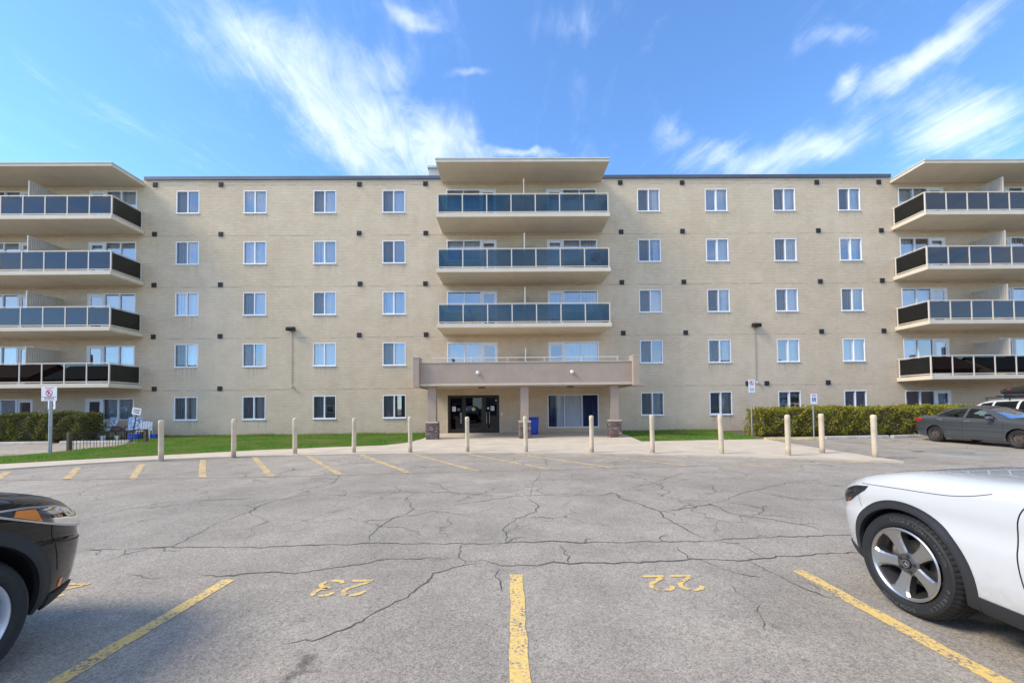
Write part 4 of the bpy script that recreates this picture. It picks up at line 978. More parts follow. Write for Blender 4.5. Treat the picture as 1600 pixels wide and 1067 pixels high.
# ------------------------------------------------------------------ hedges
def hedge(x0, x1, y0, y1, z1, dens, leaf, label, size=0.045):
    root = thing('hedge', label, 'hedge', ((x0 + x1) / 2, (y0 + y1) / 2, gz((y0 + y1) / 2) + 0.02))
    W, D, H = x1 - x0, y1 - y0, z1 - gz((y0 + y1) / 2)
    def bumps(u, v): return 0.07 * np.sin(u * 3.1 + v * 2.0) + 0.05 * np.sin(u * 1.3) + 0.05 * np.sin(u * 7.3 - v * 5.1) + 0.03 * np.sin(u * 13.7 + v * 11)
    out = []
    for area, kind in ((W * H, 'f'), (W * H * 0.4, 'b'), (W * D, 't'), (D * H, 'l'), (D * H, 'r')):
        n = int(area * dens); u = rng.random(n); v = rng.random(n); dpt = np.abs(rng.normal(0, 0.07, n)) - 0.03
        if kind in 'fb':
            s = -1 if kind == 'f' else 1
            x = (u - 0.5) * W; z = 0.06 + v * (H - 0.06); y = s * (D / 2 - dpt + bumps(x, z) - 0.12 * np.clip((v - 0.85) / 0.15, 0, 1) ** 2 - 0.10 * np.clip((0.15 - v) / 0.15, 0, 1))
        elif kind == 't':
            x = (u - 0.5) * W; y = (v - 0.5) * D; z = H - dpt + bumps(x, y) * 0.7
        else:
            s = -1 if kind == 'l' else 1
            y = (u - 0.5) * D; z = 0.06 + v * (H - 0.06); x = s * (W / 2 - dpt + bumps(y, z))
        out.append(np.stack([x, y, z], 1))
    # stray shoots above the clipped top
    n = int(W * D * dens * 0.12); x = (rng.random(n) - 0.5) * W; y = (rng.random(n) - 0.5) * D
    out.append(np.stack([x, y, H + np.abs(rng.normal(0, 0.07, n)) - 0.02], 1))
    P = np.concatenate(out); n = len(P)
    holes_ = (np.sin(P[:, 0] * 5.3 + 2 * np.sin(P[:, 2] * 4.1)) * np.sin(P[:, 2] * 6.1 + P[:, 0] * 2.2) > 0.62) & (P[:, 2] < H * 0.92) & (rng.random(len(P)) < 0.8); P = P[~holes_]; n = len(P)
    a = rng.normal(size=(n, 3)); a /= np.linalg.norm(a, axis=1)[:, None]; b = rng.normal(size=(n, 3)); b -= (a * b).sum(1)[:, None] * a; b /= np.linalg.norm(b, axis=1)[:, None]
    L = size * rng.uniform(0.6, 1.35, n)[:, None]
    V = np.stack([P - a * L, P + b * L * 0.55, P + a * L, P - b * L * 0.55], 1)
    f = tri_mesh('foliage', V, leaf, root, k=4); stuff(f)
    m_ = MB(); m_.bevbox(-W / 2 + 0.16, W / 2 - 0.16, -D / 2 + 0.16, D / 2 - 0.16, 0.12, H - 0.14, 0.08); m_.build('inner_twigs', 'wood', root)
    k = int(W / 0.45)
    sm = MB()
    for j in range(3):
        t_ = R(120 * j); sm.tube((0, 0, -0.06), (0.14 * math.cos(t_), 0.10 * math.sin(t_), 0.6), 0.02, 0.008, n=6)
    st0 = None
    for i in range(k):
        lc = (-W / 2 + W * (i + 0.5) / k, random.uniform(-0.1, 0.1) - D * 0.25, 0)
        if st0 is None: st0 = sm.build('stem', 'wood', root, loc=lc)
        else: inst(st0, root, lc, rz=random.uniform(0, 6))
hedge(11.5, 25.5, 17.95, 19.05, 1.34, 800, 'hedge_leaf', 'long clipped yellow green hedge behind the grey sedan')
hedge(-23.6, -20.1, 19.0, 20.0, 1.44, 900, 'hedge_leaf_dark', 'dense dark green hedge beside the patio with the floral chairs')
hedge(-29.5, -23.9, 19.25, 20.2, 1.36, 800, 'hedge_leaf_dark', 'dark hedge beyond the long wheel stop, away from the patio')

# ------------------------------------------------------------------ low iron fence
fa = Vector((-17.02, 15.63)); fb = Vector((-16.75, 18.6)); fL = (fb - fa).length; fang = math.atan2(fb.y - fa.y, fb.x - fa.x)
fence = thing('iron_fence', 'low black iron picket fence at the edge of the grass by the patio', 'fence', (fa.x, fa.y, gz(fa.y)), fang)
for x in (0.0, fL):
    mb = MB(); mb.bevbox(x - 0.06, x + 0.06, -0.06, 0.06, -0.2, 0.74 - (0.02 if x else 0), 0.012); mb.build('post', 'wood', fence)
dzf = gz(fb.y) - gz(fa.y)
mb = MB(); mb.tube((0.06, 0, 0.70), (fL - 0.06, 0, 0.70), 0.022, n=8); mb.build('rail', 'black_metal', fence)
pk = MB(); pk.tube((0, 0, -0.02), (0, 0, 0.685), 0.009, n=6); p_ = None
for i in range(24):
    x = 0.12 + (fL - 0.24) * i / 23 + random.uniform(-0.02, 0.02)
    if p_ is None: p_ = pk.build('picket', 'black_metal', fence, loc=(x, 0, 0))
    else: inst(p_, fence, (x, 0, 0))

# ------------------------------------------------------------------ signs
def plate(parent, name, w, h, z, x=0.0, y=-0.06, material='sign_white'):
    m_ = MB(); m_.bevbox(x - w / 2, x + w / 2, y - 0.004, y, z - h / 2, z + h / 2, 0.0015); return m_.build(name, material, parent)
def bars(parent, rows, x, z, y, w, h, material, seed=0):
    """illegible lines of small print"""
    rr = random.Random(seed); m_ = MB()
    for k in range(rows):
        zz = z + h / 2 - h * (k + 0.5) / rows; xx = x - w / 2 * rr.uniform(0.75, 1)
        while xx < x + w / 2 * 0.85:
            L = rr.uniform(0.03, 0.08); m_.box(xx, min(xx + L, x + w / 2), y - 0.002, y, zz - h / rows * 0.28, zz + h / rows * 0.28); xx += L + 0.018
    m_.build('lettering', material, parent)
def no_parking_mark(parent, x, z, y, r):
    m_ = MB(); n = 28; vs = []
    for i in range(n):
        t = 2 * math.pi * i / n
        vs += [(x + r * math.cos(t), y, z + r * math.sin(t)), (x + r * 0.78 * math.cos(t), y, z + r * 0.78 * math.sin(t))]
    m_.add(vs, [(2 * i, 2 * i + 1, (2 * i + 3) % (2 * n), (2 * i + 2) % (2 * n)) for i in range(n)])
    d = r * 0.62; q = r * 0.1
    m_.add([(x - d - q, y - 0.0012, z + d - q), (x - d + q, y - 0.0012, z + d + q), (x + d + q, y - 0.0012, z - d + q), (x + d - q, y - 0.0012, z - d - q)], [(0, 1, 2, 3)])
    m_.build('prohibition_ring', 'sign_red', parent)
    s = r * 0.5; t = r * 0.2; m_ = MB(); yy = y - 0.0006
    m_.box(x - s * 0.7, x - s * 0.7 + t, yy - 0.0004, yy, z - s * 1.1, z + s * 1.1)
    arc = [(x - s * 0.7 + t + s * 0.75 * math.cos(R(a)) * 1.0, z + s * 0.52 + s * 0.52 * math.sin(R(a))) for a in range(-90, 91, 15)]
    vs = []
    cx0, cz0 = x - s * 0.7 + t, z + s * 0.52
    for (ax, az) in arc: vs += [(ax, yy, az), (cx0 + (ax - cx0) * 0.55, yy, cz0 + (az - cz0) * 0.4)]
    m_.add(vs, [(2 * i, 2 * i + 1, 2 * i + 3, 2 * i + 2) for i in range(len(arc) - 1)])
    m_.build('letter_p', 'sign_black', parent)
def signpost(name, label, loc, h, r=0.03, material='galvanised', tilt=0.0, rz=0.0):
    t = thing(name, label, 'sign', loc, rz); t.rotation_euler = (0, tilt, rz)
    m_ = MB(); m_.tube((0, 0, -0.3), (0, 0, h), r, n=12); m_.build('post', material, t, smooth=40); return t
s = signpost('no_parking_sign', 'tall no parking sign on a thick grey post at the edge of the grass', (-16.29, 14.34, 0.03), 2.36, 0.05)
pnl = plate(s, 'sign_panel', 0.55, 0.50, 2.17)
no_parking_mark(pnl, 0.0, 2.20, -0.067, 0.125); bars(pnl, 1, 0.0, 2.375, -0.0642, 0.34, 0.05, 'sign_red', 3)
mb = MB(); mb.box(-0.25, 0.25, -0.0665, -0.0645, 2.055, 2.067); mb.build('divider_line', 'sign_black', pnl); bars(pnl, 2, 0, 2.0, -0.0645, 0.34, 0.10, 'sign_grey_text', 5)
s = signpost('small_notice_sign', 'small white notice on a thin stake rising above the dense hedge', (-21.35, 18.85, 0.05), 1.95, 0.018, 'black_metal', rz=R(-12))
pnl = plate(s, 'sign_panel', 0.46, 0.38, 1.83, y=-0.02); bars(pnl, 3, 0, 1.83, -0.0245, 0.34, 0.2, 'sign_blue', 8)
s = signpost('leaning_notice_sign', 'white notice on a leaning stake between the patio and the iron fence', (-17.85, 19.05, 0.1), 1.62, 0.022, 'wood', tilt=R(10), rz=0)
pnl = plate(s, 'sign_panel', 0.42, 0.32, 1.47, y=-0.026); bars(pnl, 3, 0, 1.47, -0.0305, 0.32, 0.22, 'sign_black', 11)
s = signpost('no_parking_sign', 'slim no parking sign with a small plate below, on the grass by the hedge end', (11.22, 18.15, 0.1), 2.58, 0.03)
pnl = plate(s, 'sign_panel', 0.30, 0.32, 2.44); no_parking_mark(pnl, 0, 2.45, -0.067, 0.11)
pn2 = plate(s, 'lower_plate', 0.30, 0.24, 2.145); bars(pn2, 2, 0, 2.15, -0.0645, 0.22, 0.15, 'sign_blue', 13)
s = signpost('accessible_parking_sign', 'accessible parking sign on a grey post in front of the clipped hedge', (13.75, 17.72, 0.05), 1.95, 0.03)
pnl = plate(s, 'sign_panel', 0.30, 0.45, 1.74); bars(pnl, 2, 0, 1.885, -0.0645, 0.17, 0.10, 'sign_red', 17)
mb = MB(); mb.box(-0.085, 0.085, -0.067, -0.0645, 1.62, 1.79); blue = mb.build('blue_square', 'sign_blue', pnl)
mb = MB()
for (a, b) in [((-0.015, 1.765), (-0.01, 1.70)), ((-0.01, 1.70), (0.03, 1.70)), ((0.03, 1.70), (0.045, 1.655))] + [((-0.01 + 0.038 * math.cos(R(t)), 1.675 + 0.038 * math.sin(R(t))), (-0.01 + 0.038 * math.cos(R(t + 30)), 1.675 + 0.038 * math.sin(R(t + 30)))) for t in range(110, 380, 30)]:
    mb.tube((a[0], -0.068, a[1]), (b[0], -0.068, b[1]), 0.006, n=5)
mb.build('wheelchair_emblem', 'sign_white', pnl)

# ------------------------------------------------------------------ blue bin under the canopy
bn = thing('recycling_bin', 'bright blue plastic recycling bin by the middle canopy column', 'bin', (1.32, 20.25, gz(20.25) + 0.047))
bm = bmesh.new(); bmesh.ops.create_cube(bm, size=1.0)
for v in bm.verts:
    k = 0.20 if v.co.z < 0 else 0.25; v.co = Vector((math.copysign(k, v.co.x), math.copysign(k, v.co.y), 0.02 if v.co.z < 0 else 0.80))
bmesh.ops.bevel(bm, geom=bm.edges[:], offset=0.035, segments=3, affect='EDGES')
mb = MB(); mb.bm(bm); bm.free(); mb.build('body', 'bin_blue', bn, smooth=40)
mb = MB(); mb.bevbox(-0.27, 0.27, -0.27, 0.27, 0.785, 0.83, 0.012); mb.build('rim', 'bin_blue', bn)
mb = MB(); mb.bevbox(-0.265, 0.265, -0.275, 0.26, 0.832, 0.875, 0.02); mb.build('lid', 'bin_blue', bn)
mb = MB(); mb.tube((-0.2, 0.31, 0.80), (0.2, 0.31, 0.80), 0.015, n=8); mb.tube((-0.2, 0.26, 0.80), (-0.2, 0.31, 0.80), 0.012, n=8); mb.tube((0.2, 0.26, 0.80), (0.2, 0.31, 0.80), 0.012, n=8); mb.build('handle', 'bin_blue', bn)
for x in (-0.21, 0.21):
    mb = MB(); mb.tube((x - 0.025, 0.24, 0.08), (x + 0.025, 0.24, 0.08), 0.08, n=18); mb.build('wheel', 'rubber', bn)

# ------------------------------------------------------------------ patio things
def patio_chair(loc, rz, label):
    t = thing('patio_chair', label, 'chair', loc, rz, 'cushioned chairs on the patio')
    for x in (-0.29, 0.29):
        for y in (-0.26, 0.26):
            m_ = MB(); m_.tube((x, y, 0), (x, y, 0.42 if y < 0 else 0.40), 0.016, n=8); m_.build('leg', 'black_metal', t)
        m_ = MB(); m_.tube((x, -0.28, 0.62), (x, 0.30, 0.64), 0.018, n=8); m_.tube((x, -0.26, 0.40), (x, -0.27, 0.62), 0.014, n=8); m_.build('armrest', 'black_metal', t)
    m_ = MB(); m_.box(-0.28, 0.28, -0.28, 0.27, 0.36, 0.39); m_.build('seat_frame', 'black_metal', t)
    m_ = MB(); m_.bevbox(-0.27, 0.27, -0.31, 0.25, 0.395, 0.50, 0.04); m_.build('seat_cushion', 'floral_fabric', t, smooth=50)
    m_ = MB(); m_.bevbox(-0.27, 0.27, -0.06, 0.06, 0.0, 0.66, 0.05); b = m_.build('back_cushion', 'floral_fabric', t, smooth=50, loc=(0, 0.24, 0.46)); b.rotation_euler = (R(-16), 0, 0)
def flower_pot(loc, label, r=0.12):
    t = thing('flower_pot', label, 'pot', loc)
    m_ = MB(); m_.lathe([(0.0, 0.0), (r * 0.72, 0.0), (r, 0.2), (r * 1.08, 0.2), (r * 1.08, 0.235), (r * 0.9, 0.235), (r * 0.85, 0.19), (0, 0.19)], 18); m_.build('pot', 'plastic_white', t, smooth=35)
    V = []
    for k in range(90):
        a = rng.normal(size=3); a[2] = abs(a[2]); a /= np.linalg.norm(a); p = np.array([0, 0, 0.2]) + a * r * rng.uniform(0.4, 1.2); b = np.cross(a, rng.normal(size=3)); b /= np.linalg.norm(b); V.append([p - b * 0.02, p + a * 0.035, p + b * 0.02])
    stuff(tri_mesh('leaves', np.array(V), 'hedge_leaf_dark', t))
pz = gz(20.3) + 0.032
patio_chair((-20.3, 20.25, pz), R(-14), 'blue floral cushioned chair by the glazed patio door')
patio_chair((-18.95, 20.35, pz), R(34), 'blue floral cushioned chair turned toward the leaning notice')
patio_chair((-2.0, 20.6, SOF[1] + 0.204), R(20), 'blue floral cushioned chair on the balcony just above the entrance canopy')
patio_chair((3.9, 20.7, SOF[2] + 0.204), R(-25), 'blue floral cushioned chair on the middle stacked balcony above the entrance')
bq = thing('barbecue', 'black kettle barbecue at the end of the balcony two above the entrance canopy', 'barbecue', (4.65, 20.35, SOF[2] + 0.204))
for k in range(3):
    a = R(120 * k); mb = MB(); mb.tube((0.28 * math.cos(a), 0.28 * math.sin(a), 0), (0.14 * math.cos(a), 0.14 * math.sin(a), 0.62), 0.014, n=8); mb.build('leg', 'steel', bq)
mb = MB(); mb.lathe([(0.0, 0.55), (0.14, 0.57), (0.25, 0.66), (0.28, 0.78)], 24); mb.build('bowl', 'black_metal', bq, smooth=50)
mb = MB(); mb.lathe([(0.285, 0.785), (0.25, 0.90), (0.15, 0.98), (0.0, 1.01)], 24); ld = mb.build('lid', 'black_metal', bq, smooth=50)
mb = MB(); mb.tube((-0.05, 0, 1.04), (0.05, 0, 1.04), 0.015, n=8); mb.tube((-0.05, 0, 1.0), (-0.05, 0, 1.04), 0.01, n=6); mb.tube((0.05, 0, 1.0), (0.05, 0, 1.04), 0.01, n=6); mb.build('lid_handle', 'wood', ld)
flower_pot((-1.0, 19.95, SOF[3] + 0.204), 'white flower pot on the top balcony above the entrance', 0.16)
t = thing('side_table', 'small low table with a dark brown throw between the floral chairs', 'table', (-19.62, 20.2, pz))
mb = MB(); mb.bevbox(-0.3, 0.3, -0.25, 0.25, 0.40, 0.43, 0.01); mb.build('table_top', 'wood', t)
for x in (-0.26, 0.26):
    for y in (-0.2, 0.2):
        mb = MB(); mb.tube((x, y, 0), (x, y, 0.4), 0.018, n=8); mb.build('leg', 'wood', t)
bm = bmesh.new(); bmesh.ops.create_icosphere(bm, subdivisions=4, radius=1)
for v in bm.verts:
    n_ = 0.12 * math.sin(v.co.x * 5 + v.co.y * 3) + 0.1 * math.sin(v.co.y * 7 + v.co.z * 4); v.co = Vector((v.co.x * 0.30 * (1 + n_), v.co.y * 0.2, max(0.0, v.co.z) * 0.19 * (1 + 2 * n_)))
mb = MB(); mb.bm(bm); bm.free(); th = mb.build('folded_throw', 'brown_fabric', loc=(-19.62, 20.2, pz + 0.432), smooth=60); tag(th, 'crumpled dark brown throw on the low patio table', 'blanket')
t = thing('plastic_chair', 'white plastic garden chair at the end of the patio', 'chair', (-18.2, 20.1, gz(20.1) + 0.035), R(28))
for x in (-0.24, 0.24):
    for y in (-0.22, 0.24):
        mb = MB(); mb.tube((x * 1.12, y * 1.12, 0), (x, y, 0.42), 0.024, 0.03, n=8); mb.build('leg', 'plastic_white', t)
    mb = MB(); mb.bevbox(x - 0.035, x + 0.035, -0.25, 0.27, 0.61, 0.645, 0.012); mb.tube((x, -0.22, 0.42), (x, -0.22, 0.62), 0.022, n=8); mb.build('armrest', 'plastic_white', t)
mb = MB(); mb.bevbox(-0.25, 0.25, -0.25, 0.25, 0.40, 0.43, 0.012); mb.build('seat', 'plastic_white', t)
for k in range(5):
    mb = MB(); mb.bevbox(-0.235 + k * 0.098, -0.155 + k * 0.098, 0, 0.02, 0.43, 0.86 + 0.02 * (2 - abs(k - 2)), 0.006); o = mb.build('back_slat', 'plastic_white', t, loc=(0, 0.23, 0)); o.rotation_euler = (R(-6), 0, 0)
def crate(loc, rz, material, label, w=0.4, d=0.3, h=0.26):
    t = thing('storage_tub', label, 'tub', loc, rz)
    m_ = MB(); m_.bevbox(-w / 2, w / 2, -d / 2, d / 2, 0, h, 0.02); m_.build('body', material, t, smooth=40)
    m_ = MB(); m_.bevbox(-w / 2 - 0.02, w / 2 + 0.02, -d / 2 - 0.02, d / 2 + 0.02, h, h + 0.04, 0.01); m_.build('lid', material, t)
crate((-18.35, 19.75, gz(19.7) + 0.035), R(10), 'bin_blue', 'blue plastic tub in front of the white garden chair')
crate((-17.75, 20.2, gz(20.2) + 0.035), R(-8), 'bin_blue', 'blue plastic tub on the grass beyond the white garden chair', 0.36, 0.3, 0.2)
flower_pot((-19.9, 19.75, gz(19.75) + 0.033), 'small white flower pot in front of the low patio table')
flower_pot((-19.15, 19.7, gz(19.7) + 0.033), 'white flower pot before the chair turned toward the leaning notice', 0.09)

# ------------------------------------------------------------------ vehicles
def pchip(xs, ys, q):
    xs = np.asarray(xs, float); ys = np.asarray(ys, float); h = np.diff(xs); d = np.diff(ys) / h; m_ = np.zeros_like(ys)
    for i in range(1, len(xs) - 1):
        if d[i - 1] * d[i] > 0:
            w1, w2 = 2 * h[i] + h[i - 1], h[i] + 2 * h[i - 1]; m_[i] = (w1 + w2) / (w1 / d[i - 1] + w2 / d[i])
    m_[0], m_[-1] = d[0], d[-1]
    k = np.clip(np.searchsorted(xs, q) - 1, 0, len(xs) - 2); t = (q - xs[k]) / h[k]
    return (2 * t**3 - 3 * t**2 + 1) * ys[k] + (t**3 - 2 * t**2 + t) * h[k] * m_[k] + (-2 * t**3 + 3 * t**2) * ys[k + 1] + (t**3 - t**2) * h[k] * m_[k + 1]
def chaikin(P, it=3):
    for _ in range(it):
        q = np.empty((2 * len(P), 2)); q[0] = P[0]; q[-1] = P[-1]
        q[1:-1:2] = 0.75 * P[:-1] + 0.25 * P[1:]; q[2::2] = 0.25 * P[:-1] + 0.75 * P[1:]
        P = q
    return P
def loft(table, inset=0.0, xr=None, zfloor=None, nst=96, it=3):
    T = np.array(sorted(table, key=lambda r: r[0]), float); xs = T[:, 0]
    lo, hi = xs[0], xs[-1]
    if xr: lo, hi = xr
    u = np.linspace(0, 1, nst); q = lo + (hi - lo) * (0.5 - 0.5 * np.cos(np.pi * (0.12 + 0.76 * u)) - (0.5 - 0.5 * np.cos(np.pi * 0.12))) / (np.cos(np.pi * 0.12))
    q = np.clip(q, lo, hi); q[0], q[-1] = lo, hi
    c = [pchip(xs, T[:, k], q) for k in range(1, 13)]
    secs = []
    for i in range(nst):
        zb, wl, zl, wm, zm, ws, zs, wg, zg, wr, zr, zc = [k[i] for k in c]
        if zfloor is None: P = np.array([(0, zb), (wl - 0.08, zb), (wl, zl), (wm, zm), (wm - 0.026, zm + 0.30 * (zs - zm)), (wm - 0.008, zm + 0.66 * (zs - zm)), (ws, zs), (wg, zg), (wr, zr), (0, zc)])
        else: P = np.array([(0, zfloor), (wm - inset, zfloor), (wm - inset, zs - 0.1), (ws - inset, zs - 0.03), (wg - inset, zg), (wr - inset * 0.6, zr - inset * 0.7), (0, zc - inset * 0.7)])
        secs.append(chaikin(P, it))
    k = len(secs[0]); ring = 2 * k - 2; vs = []; fs = []; par = []
    for i, S in enumerate(secs):
        for j in range(k): vs.append((q[i], S[j][0], S[j][1]))
        for j in range(k - 2, 0, -1): vs.append((q[i], -S[j][0], S[j][1]))
    for i in range(nst - 1):
        for j in range(ring):
            j2 = (j + 1) % ring; fs.append((i * ring + j, i * ring + j2, (i + 1) * ring + j2, (i + 1) * ring + j)); par.append(min(j, ring - 1 - j) / (k - 1))
    fs.append(tuple(range(ring))[::-1]); fs.append(tuple((nst - 1) * ring + j for j in range(ring))); par += [0.5, 0.5]
    return vs, fs, par, q
def raw(name, vs, fs, mats_, mi=None):
    me = bpy.data.meshes.new(name); me.from_pydata(vs, [], fs)
    for m_ in mats_: me.materials.append(MATS[m_])
    if mi is not None: me.polygons.foreach_set('material_index', mi)
    bm = bmesh.new(); bm.from_mesh(me); bmesh.ops.recalc_face_normals(bm, faces=bm.faces[:]); bm.to_mesh(me); bm.free(); me.update()
    o = bpy.data.objects.new(name, me); C.objects.link(o); return o
def boolean(o, cutter):
    md = o.modifiers.new('cut', 'BOOLEAN'); md.operation = 'DIFFERENCE'; md.solver = 'EXACT'; md.object = cutter
    bpy.context.view_layer.update(); dg = bpy.context.evaluated_depsgraph_get()
    me = bpy.data.meshes.new_from_object(o.evaluated_get(dg)); o.modifiers.clear(); old = o.data; o.data = me; bpy.data.meshes.remove(old)
    bpy.data.objects.remove(cutter)
class Skin:
    """drops points onto the uncut body from the side, the top or the front"""
    def __init__(s, vs, fs): s.t = BVHTree.FromPolygons([Vector(v) for v in vs], fs)
    def side(s, x, z, sd, off=0.0):
        h = s.t.ray_cast(Vector((x, sd * 3, z)), Vector((0, -sd, 0)))
        if h[0] is None: return None
        n = h[1] if h[1].y * sd > 0 else -h[1]
        return h[0] + n * off
    def top(s, x, y, off=0.0):
        h = s.t.ray_cast(Vector((x, y, 4)), Vector((0, 0, -1)))
        if h[0] is None: return None
        n = h[1] if h[1].z > 0 else -h[1]
        return h[0] + n * off
def grid_shell(mb, pts, back, mi=0):
    """pts/back: 2-D lists of points; outer skin plus a rim that goes back to the body"""
    nu, nv = len(pts), len(pts[0])
    if any(p is None for r in pts for p in r) or any(p is None for r in back for p in r): return False
    vs = [p for r in pts for p in r]; fs = [(i * nv + j, i * nv + j + 1, (i + 1) * nv + j + 1, (i + 1) * nv + j) for i in range(nu - 1) for j in range(nv - 1)]
    mb.add(vs, fs, mi)
    loop = [(i, 0) for i in range(nu)] + [(nu - 1, j) for j in range(1, nv)] + [(i, nv - 1) for i in range(nu - 2, -1, -1)] + [(0, j) for j in range(nv - 2, 0, -1)]
    a = [pts[i][j] for i, j in loop]; b = [back[i][j] for i, j in loop]; n = len(loop)
    mb.add(a + b, [(k, (k + 1) % n, n + (k + 1) % n, n + k) for k in range(n)], mi); return True
def side_patch(name, sk, poly, sd, off, material, parent, nu=16, nv=6, depth=0.03, top_poly=None):
    """poly = (lower polyline, upper polyline) in (x,z), both running the same way"""
    lo, up = poly
    def along(pl, t):
        L = [0]
        for a, b in zip(pl[:-1], pl[1:]): L.append(L[-1] + math.dist(a, b))
        d = t * L[-1]
        for k in range(len(pl) - 1):
            if d <= L[k + 1] + 1e-9:
                f = (d - L[k]) / max(1e-9, L[k + 1] - L[k]); return (pl[k][0] + (pl[k + 1][0] - pl[k][0]) * f, pl[k][1] + (pl[k + 1][1] - pl[k][1]) * f)
        return pl[-1]
    pts, back = [], []
    for i in range(nu):
        a = along(lo, i / (nu - 1)); b = along(up, i / (nu - 1)); r0, r1 = [], []
        for j in range(nv):
            t = j / (nv - 1); x = a[0] + (b[0] - a[0]) * t; z = a[1] + (b[1] - a[1]) * t
            r0.append(sk.side(x, z, sd, off)); r1.append(sk.side(x, z, sd, off - depth))
        pts.append(r0); back.append(r1)
    m_ = MB()
    if grid_shell(m_, pts, back): return m_.build(name, material, parent, smooth=50)
    print('PATCH FAILED', name)
def side_line(name, sk, pl, sd, w, material, parent, off=0.0012):
    pts = []
    if len(pl) > 2: pl = [tuple(v) for v in chaikin(np.array(pl, float), 3)]
    for a, b in zip(pl[:-1], pl[1:]):
        n = max(1, int(math.dist(a, b) / 0.03))
        pts += [(a[0] + (b[0] - a[0]) * i / n, a[1] + (b[1] - a[1]) * i / n) for i in range(n)]
    pts.append(pl[-1]); vs = []
    for i in range(len(pts)):
        a = pts[max(0, i - 1)]; b = pts[min(len(pts) - 1, i + 1)]; d = Vector((b[0] - a[0], b[1] - a[1])).normalized(); n = Vector((-d.y, d.x)) * w / 2
        for s_ in (1, -1):
            q = sk.side(pts[i][0] + n.x * s_, pts[i][1] + n.y * s_, sd, off)
            if q is None: print('LINE FAILED', name); return
            vs.append(q)
    m_ = MB(); m_.add(vs, [(2 * i, 2 * i + 1, 2 * i + 3, 2 * i + 2) for i in range(len(pts) - 1)]); return m_.build(name, material, parent)
def top_line(name, sk, pl, w, material, parent, off=0.0012):
    vs = []; pts = []
    for a, b in zip(pl[:-1], pl[1:]):
        n = max(2, int(math.dist(a, b) / 0.04)); pts += [(a[0] + (b[0] - a[0]) * i / n, a[1] + (b[1] - a[1]) * i / n) for i in range(n)]
    pts.append(pl[-1])
    for i in range(len(pts)):
        a = pts[max(0, i - 1)]; b = pts[min(len(pts) - 1, i + 1)]; d = Vector((b[0] - a[0], b[1] - a[1])).normalized(); n = Vector((-d.y, d.x)) * w / 2
        for s_ in (1, -1):
            q = sk.top(pts[i][0] + n.x * s_, pts[i][1] + n.y * s_, off)
            if q is None: print('LINE FAILED', name); return
            vs.append(q)
    m_ = MB(); m_.add(vs, [(2 * i, 2 * i + 1, 2 * i + 3, 2 * i + 2) for i in range(len(pts) - 1)]); return m_.build(name, material, parent)
def top_patch(name, sk, x0, x1, w0, w1, off, material, parent, nu=5, nv=7):
    pts, back = [], []
    for i in range(nu):
        t = i / (nu - 1); x = x0 + (x1 - x0) * t; w = w0 + (w1 - w0) * t
        pts.append([sk.top(x, -w + 2 * w * j / (nv - 1), off) for j in range(nv)]); back.append([sk.top(x, -w + 2 * w * j / (nv - 1), off - 0.004) for j in range(nv)])
    m_ = MB()
    if grid_shell(m_, pts, back): return m_.build(name, material, parent, smooth=50)
    print('TOP PATCH FAILED', name)
def arch_trim(sk, xc, zc, r0, r1, sd, off, material, parent, a0=-8, a1=188, r1b=None):
    pts, back = [], []; n = 40
    for i in range(n + 1):
        a = R(a0 + (a1 - a0) * i / n); row, rb = [], []
        for j in range(6):
            r = r0 + (r1 - r0) * j / 5; bulge = off * (0.55 + 0.45 * math.sin(math.pi * min(1, (j + 0.6) / 4)))
            row.append(sk.side(xc + r * math.cos(a), zc + r * math.sin(a), sd, bulge)); rb.append(sk.side(xc + r * math.cos(a), zc + r * math.sin(a), sd, -0.02))
        pts.append(row); back.append(rb)
    m_ = MB()
    if grid_shell(m_, pts, back): return m_.build('wheel_arch_trim', material, parent, smooth=45)
    print('ARCH FAILED')
def text_mesh(txt):
    cu = bpy.data.curves.new('t', 'FONT'); cu.body = txt; cu.size = 1.0; o = bpy.data.objects.new('t', cu); C.objects.link(o)
    bpy.context.view_layer.update(); me = bpy.data.meshes.new_from_object(o.evaluated_get(bpy.context.evaluated_depsgraph_get()))
    vs = [v.co.copy() for v in me.vertices]; fs = [tuple(p.vertices) for p in me.polygons]
    bpy.data.objects.remove(o); bpy.data.meshes.remove(me); return vs, fs
